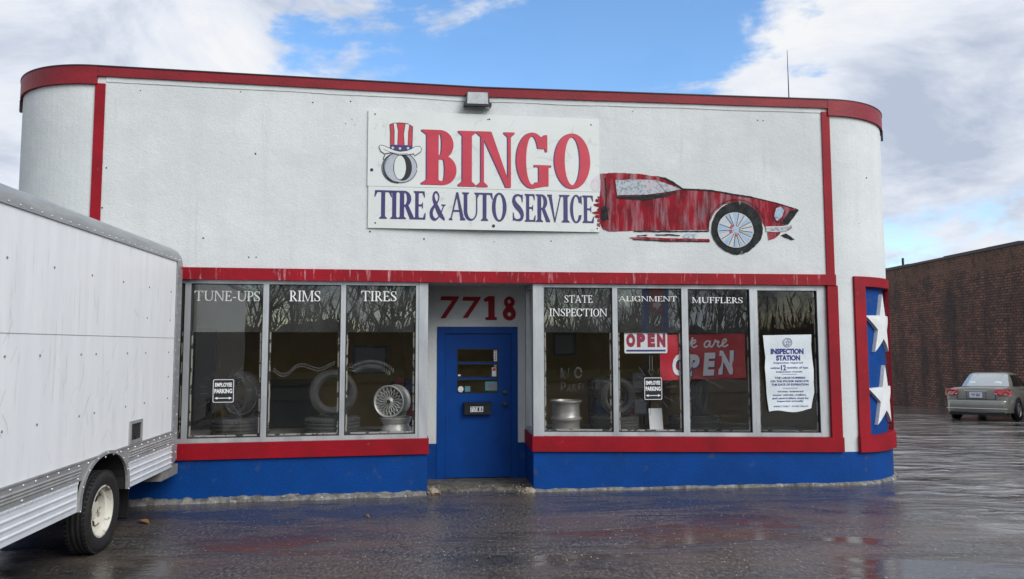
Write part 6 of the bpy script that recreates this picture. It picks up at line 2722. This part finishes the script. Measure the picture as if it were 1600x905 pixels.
    for s in (-1, 1):
        mb = MB()
        mb.box(min(s * .84, s * .98), max(s * .84, s * .98), 2.75, 2.83, .98, 1.08)
        C(mb, 'door_mirror', paint)
        for yy in (1.95, 2.85):
            mb = MB()
            mb.box(min(s * .866, s * .882), max(s * .866, s * .882), yy - .16, yy - .04, .80, .825)
            C(mb, 'door_handle', paint)
    mb = MB()
    for s in (-1, 1):
        mb.box(min(s * .35, s * .68), max(s * .35, s * .68), 4.38, 4.44, .56, .66)
    C(mb, 'headlights', M['lamp_clear'])
    mb = MB()
    mb.box(-.6, .6, 4.41, 4.46, .25, .42)
    C(mb, 'front_bumper', M['dark'])
    return r


M['headrest'] = mat('pale_headrest', (0.60, 0.66, 0.68), 0.5)


def place_on_ground(r, x, y, heading):
    z = ground_z(x, y)
    e = .5
    nrm = Vector((-(ground_z(x + e, y) - ground_z(x - e, y)), -(ground_z(x, y + e) - ground_z(x, y - e)), 2 * e)).normalized()
    f = Vector((sin(heading), cos(heading), 0))
    f = (f - nrm * f.dot(nrm)).normalized()
    rt = f.cross(nrm).normalized()
    m = Matrix((rt, f, nrm)).transposed().to_4x4()
    m.translation = (x, y, z)
    r.matrix_basis = m


CAR_H = .820
car = build_car('grey olive saloon seen from behind parked by the dark brick wall', M['car_paint'], 'YVF 3867')
place_on_ground(car, 13.80, 22.1, CAR_H)


def dup(root, label, swap):
    def cp(o, parent):
        c = o.copy()
        if o.data is not None and any(m_ in swap for m_ in o.data.materials):
            c.data = o.data.copy()
            for i, m_ in enumerate(c.data.materials):
                if m_ in swap:
                    c.data.materials[i] = swap[m_]
        COL.objects.link(c)
        c.parent = parent
        for ch in [q for q in list(COL.objects) if q.parent == o]:
            cp(ch, c)
        return c
    c = cp(root, None)
    c['label'] = label
    return c


car2 = dup(car, 'white saloon just entering the picture at its right edge beside the grey saloon', {M['car_paint']: M['car_white']})
place_on_ground(car2, 15.42, 20.45, CAR_H)

# ================================================================== BRICK BUILDING


def build_brick():
    r = empty('brick_building', (20, 30, -1.2), 'old dark brick building with a plain soot-stained side wall beyond the parking lot', 'building')
    mb = MB()
    top = 5.93
    # stepped, slightly uneven top courses
    mb.box(20.0, 34, 12, 64, -1.9, top - .10)
    mb.build('wall', M['brick'], r)
    mb = MB()
    y = 12.0
    rg = random.Random(4)
    while y < 64:
        L_ = rg.uniform(1.6, 3.4)
        h = rg.uniform(-.02, .025)
        mb.box(19.95, 20.35, y, min(64, y + L_), top - .10, top + .02 + h)
        y += L_ + .002
    mb.build('coping', M['coping'], r)
    mb = MB()
    mb.tube([(20.6, 38.6, 5.8), (20.6, 38.6, 6.45)], .06, 8)
    mb.build('vent_pipe', M['coping'], r)
    mb = MB()
    mb.box(20.5, 33.6, 12.4, 63.6, top - .3, top - .2)
    mb.build('roof', M['coping'], r)


build_brick()

# ================================================================== ACROSS THE STREET (seen in the reflections)


def tree_mesh(seed, height):
    rg = random.Random(seed)
    tr, cr = MB(), MB()

    def grow(p, d, L_, rad, lvl):
        n = 3 if lvl < 2 else 2
        pts, rr = [p], [rad]
        for i in range(n):
            d = (d + Vector((rg.uniform(-1, 1), rg.uniform(-1, 1), rg.uniform(-.3, .6))) * .16).normalized()
            p = p + d * L_ / n
            pts.append(p)
            rr.append(rad * (1 - .45 * (i + 1) / n))
        (tr if lvl < 2 else cr).tube(pts, rr, 6 if lvl < 2 else 3, cap=False)
        if lvl >= 5:
            return
        k = {0: 7, 1: 6, 2: 5, 3: 4, 4: 3}[lvl]
        for i in range(k):
            f = rg.uniform(.35, 1.0) if lvl else rg.uniform(.45, 1.0)
            q = pts[0].lerp(pts[-1], f) if lvl > 1 else pts[min(n, max(1, int(f * n + .5)))]
            a = rg.uniform(0, 2 * pi)
            side = Vector((cos(a), sin(a), rg.uniform(-.1, .7))).normalized()
            nd = (d * rg.uniform(.4, .9) + side * rg.uniform(.6, 1.0)).normalized()
            grow(q, nd, L_ * rg.uniform(.52, .78), rr[-1] * rg.uniform(.5, .75), lvl + 1)
    grow(Vector((0, 0, -.2)), Vector((0, 0, 1)), height * .40, height * .013, 0)
    return tr, cr


def build_trees():
    protos = []
    for s, h in ((3, 11.0), (8, 13.0), (15, 9.5)):
        tr, cr = tree_mesh(s, h)
        r = empty('bare_tree', (0, 0, 0), 'bare winter tree across the street', 'tree', 'bare winter trees across the street')
        a = tr.build('trunk', M['bark'], None, smooth=True)
        b = cr.build('crown', M['bark'], None, recalc=False)
        a.parent = b.parent = r
        protos.append((r, a, b))
    spots = [(-25 + 3.1 * k + (k * 7 % 5) * .5, -31 - (k * 13 % 9)) for k in range(18)]
    spots = spots + [(-22, -23), (-17, -27), (-13, -22), (-9.5, -26), (-6, -23), (-2, -27), (2, -23.5), (6, -28), (10, -24), (14, -27), (18, -23), (23, -26), (29, -24), (-28, -26), (-35, -24), (36, -26)]
    rg = random.Random(9)
    for i, (x, y) in enumerate(spots):
        r, a, b = protos[i % 3]
        if i >= 3:
            r2, a2, b2 = r.copy(), a.copy(), b.copy()
            for q in (r2, a2, b2):
                COL.objects.link(q)
            a2.parent = b2.parent = r2
            r = r2
        r.location = (x, y, 0)
        r.rotation_euler = (0, 0, rg.uniform(0, 6.28))
        s = rg.uniform(.85, 1.15)
        r.scale = (s, s, s)


build_trees()


def build_woods():
    rg = random.Random(33)
    mb = MB()
    for _ in range(9000):
        x, y = rg.uniform(-75, 75), rg.uniform(-62, -40)
        h = rg.choice([rg.uniform(1, 5), rg.uniform(3, 9), rg.uniform(6, 13)])
        z0 = rg.uniform(-.2, h * .6)
        a, l = rg.uniform(0, 6.28), rg.uniform(.8, 3.2)
        dx, dy = cos(a) * l * .35, sin(a) * l * .35
        w = rg.uniform(.03, .14)
        p, q_ = Vector((x, y, z0)), Vector((x + dx, y + dy, min(h + 1, z0 + l)))
        mb.add([p + Vector((w, 0, 0)), p + Vector((-w, .02, 0)), p + Vector((0, -w, 0)), q_], [(0, 1, 3), (1, 2, 3), (2, 0, 3)])
    # tangled undergrowth along the foot of the wood
    for r_ in range(3):
        k = len(mb.v)
        y0 = -38 - 5 * r_
        n = 300
        for i in range(n + 1):
            x = -75 + .5 * i
            h = 2.0 + .8 * r_ + 1.1 * mnoise.fractal(Vector((x * .22, r_ * 9, 0)), 1, 2, 4) + rg.uniform(-.25, .25)
            for z, dy in ((-.3, 1.0), (h * .55, .8), (h, 0), (h * .5, -.9), (-.3, -1.1)):
                mb.v.append((x, y0 + dy + rg.uniform(-.2, .2), z))
        for i in range(n):
            for j in range(4):
                mb.f.append((k + i * 5 + j, k + i * 5 + j + 1, k + (i + 1) * 5 + j + 1, k + (i + 1) * 5 + j))
    props(mb.build('woods', M['bark'], recalc=False), 'bare woods far across the street', kind='stuff')


build_woods()


def build_pylon():
    r = empty('pylon_sign', (6.9, -1.6, 0), 'blue double-post pylon sign with a red panel and white arrow behind the camera', 'sign')
    e, n = frame('R')
    T = lambda a, d, z: (6.9 + a * e[0] - d * n[0], -1.6 + a * e[1] - d * n[1], z)
    for x in (-.30, .30):
        mb = MB()
        mb.box(x - .09, x + .09, -.12, .12, -.1, 6.2, T)
        mb.build('post', M['pyl_blue'], r)
    mb = MB()
    mb.box(-.20, .20, .0, .10, 2.9, 5.6, T)
    p = mb.build('panel', M['banner'], r)
    mb = MB()
    TT = lambda a, b, d: T(a, d, b)
    flat(mb, [[(-.10, 3.05), (.02, 3.05), (.02, 2.95), (.16, 3.12), (.02, 3.29), (.02, 3.19), (-.10, 3.19)]], TT, .103)
    mb.build('arrow', M['white_print'], p, recalc=False)


build_pylon()

# ================================================================== DEBRIS


def build_debris():
    rg = random.Random(2)

    def chunk(loc, sx, sy, sz, label, seed):
        bm = bmesh.new()
        bmesh.ops.create_icosphere(bm, subdivisions=3, radius=1)
        for v in bm.verts:
            k = 1 + .35 * mnoise.fractal(v.co * 1.6 + Vector((seed, 0, 0)), 1, 2, 3)
            v.co = Vector((v.co.x * sx, v.co.y * sy, max(v.co.z, -.35) * sz)) * k
        me = bpy.data.meshes.new('broken_masonry')
        bm.to_mesh(me)
        bm.free()
        me.materials.append(M['rock'])
        o = bpy.data.objects.new('broken_masonry', me)
        COL.objects.link(o)
        o.location = loc
        return props(o, label, 'rubble')
    chunk((-1.03, 9.66, .015), .075, .06, .06, 'broken brown masonry lump at the left foot of the entrance', 1)
    chunk((.215, 9.74, .010), .085, .06, .05, 'broken brown masonry lump at the right foot of the entrance', 5)
    for i, (x, y, lab) in enumerate(((-3.95, 8.08, 'curled brown leaf on the wet asphalt beside the truck wheel'), (-1.6, 8.3, 'small red-brown leaf on the wet asphalt left of the entrance'), (-.95, 9.52, 'brown leaf by the left masonry lump'))):
        mb = MB()
        a = rg.uniform(0, 6)
        L_ = (.09, .035, .05)[i]
        pts = []
        for t, w in ((0, 0), (.2, .3), (.45, .42), (.7, .3), (1, 0)):
            pts.append((t, w))
        for t, w in pts:
            for s in (-1, 0, 1):
                lx, ly, lz = (t - .5) * L_ * 2, s * w * L_, .006 + abs(s) * .018 + .01 * sin(t * 5)
                mb.v.append((x + lx * cos(a) - ly * sin(a), y + lx * sin(a) + ly * cos(a), lz + .006))
        for k in range(4):
            for s in range(2):
                mb.f.append((k * 3 + s, k * 3 + s + 1, k * 3 + s + 4, k * 3 + s + 3))
        props(mb.build('fallen_leaf', M['leafm'], recalc=False), lab, 'leaf')
    mb = MB()
    for _ in range(70):
        u = rg.choice([rg.uniform(-.75, -.5), rg.uniform(.45, .72), rg.uniform(-.6, .6)])
        d = rg.uniform(-.3, .06)
        c = Vector(FR_(u, .035 if d < -.1 else .012, d))
        s = rg.uniform(.004, .012)
        mb.hexa([c + Vector((rg.uniform(.6, 1.2) * dx * s, rg.uniform(.6, 1.2) * dy * s, dz * s)) for dz in (-1, .6) for dx, dy in ((-1, -1), (1, -1), (1, 1), (-1, 1))])
    props(mb.build('grit', M['rock'], kind='stuff'), 'grit and crumbs scattered on the threshold')


build_debris()
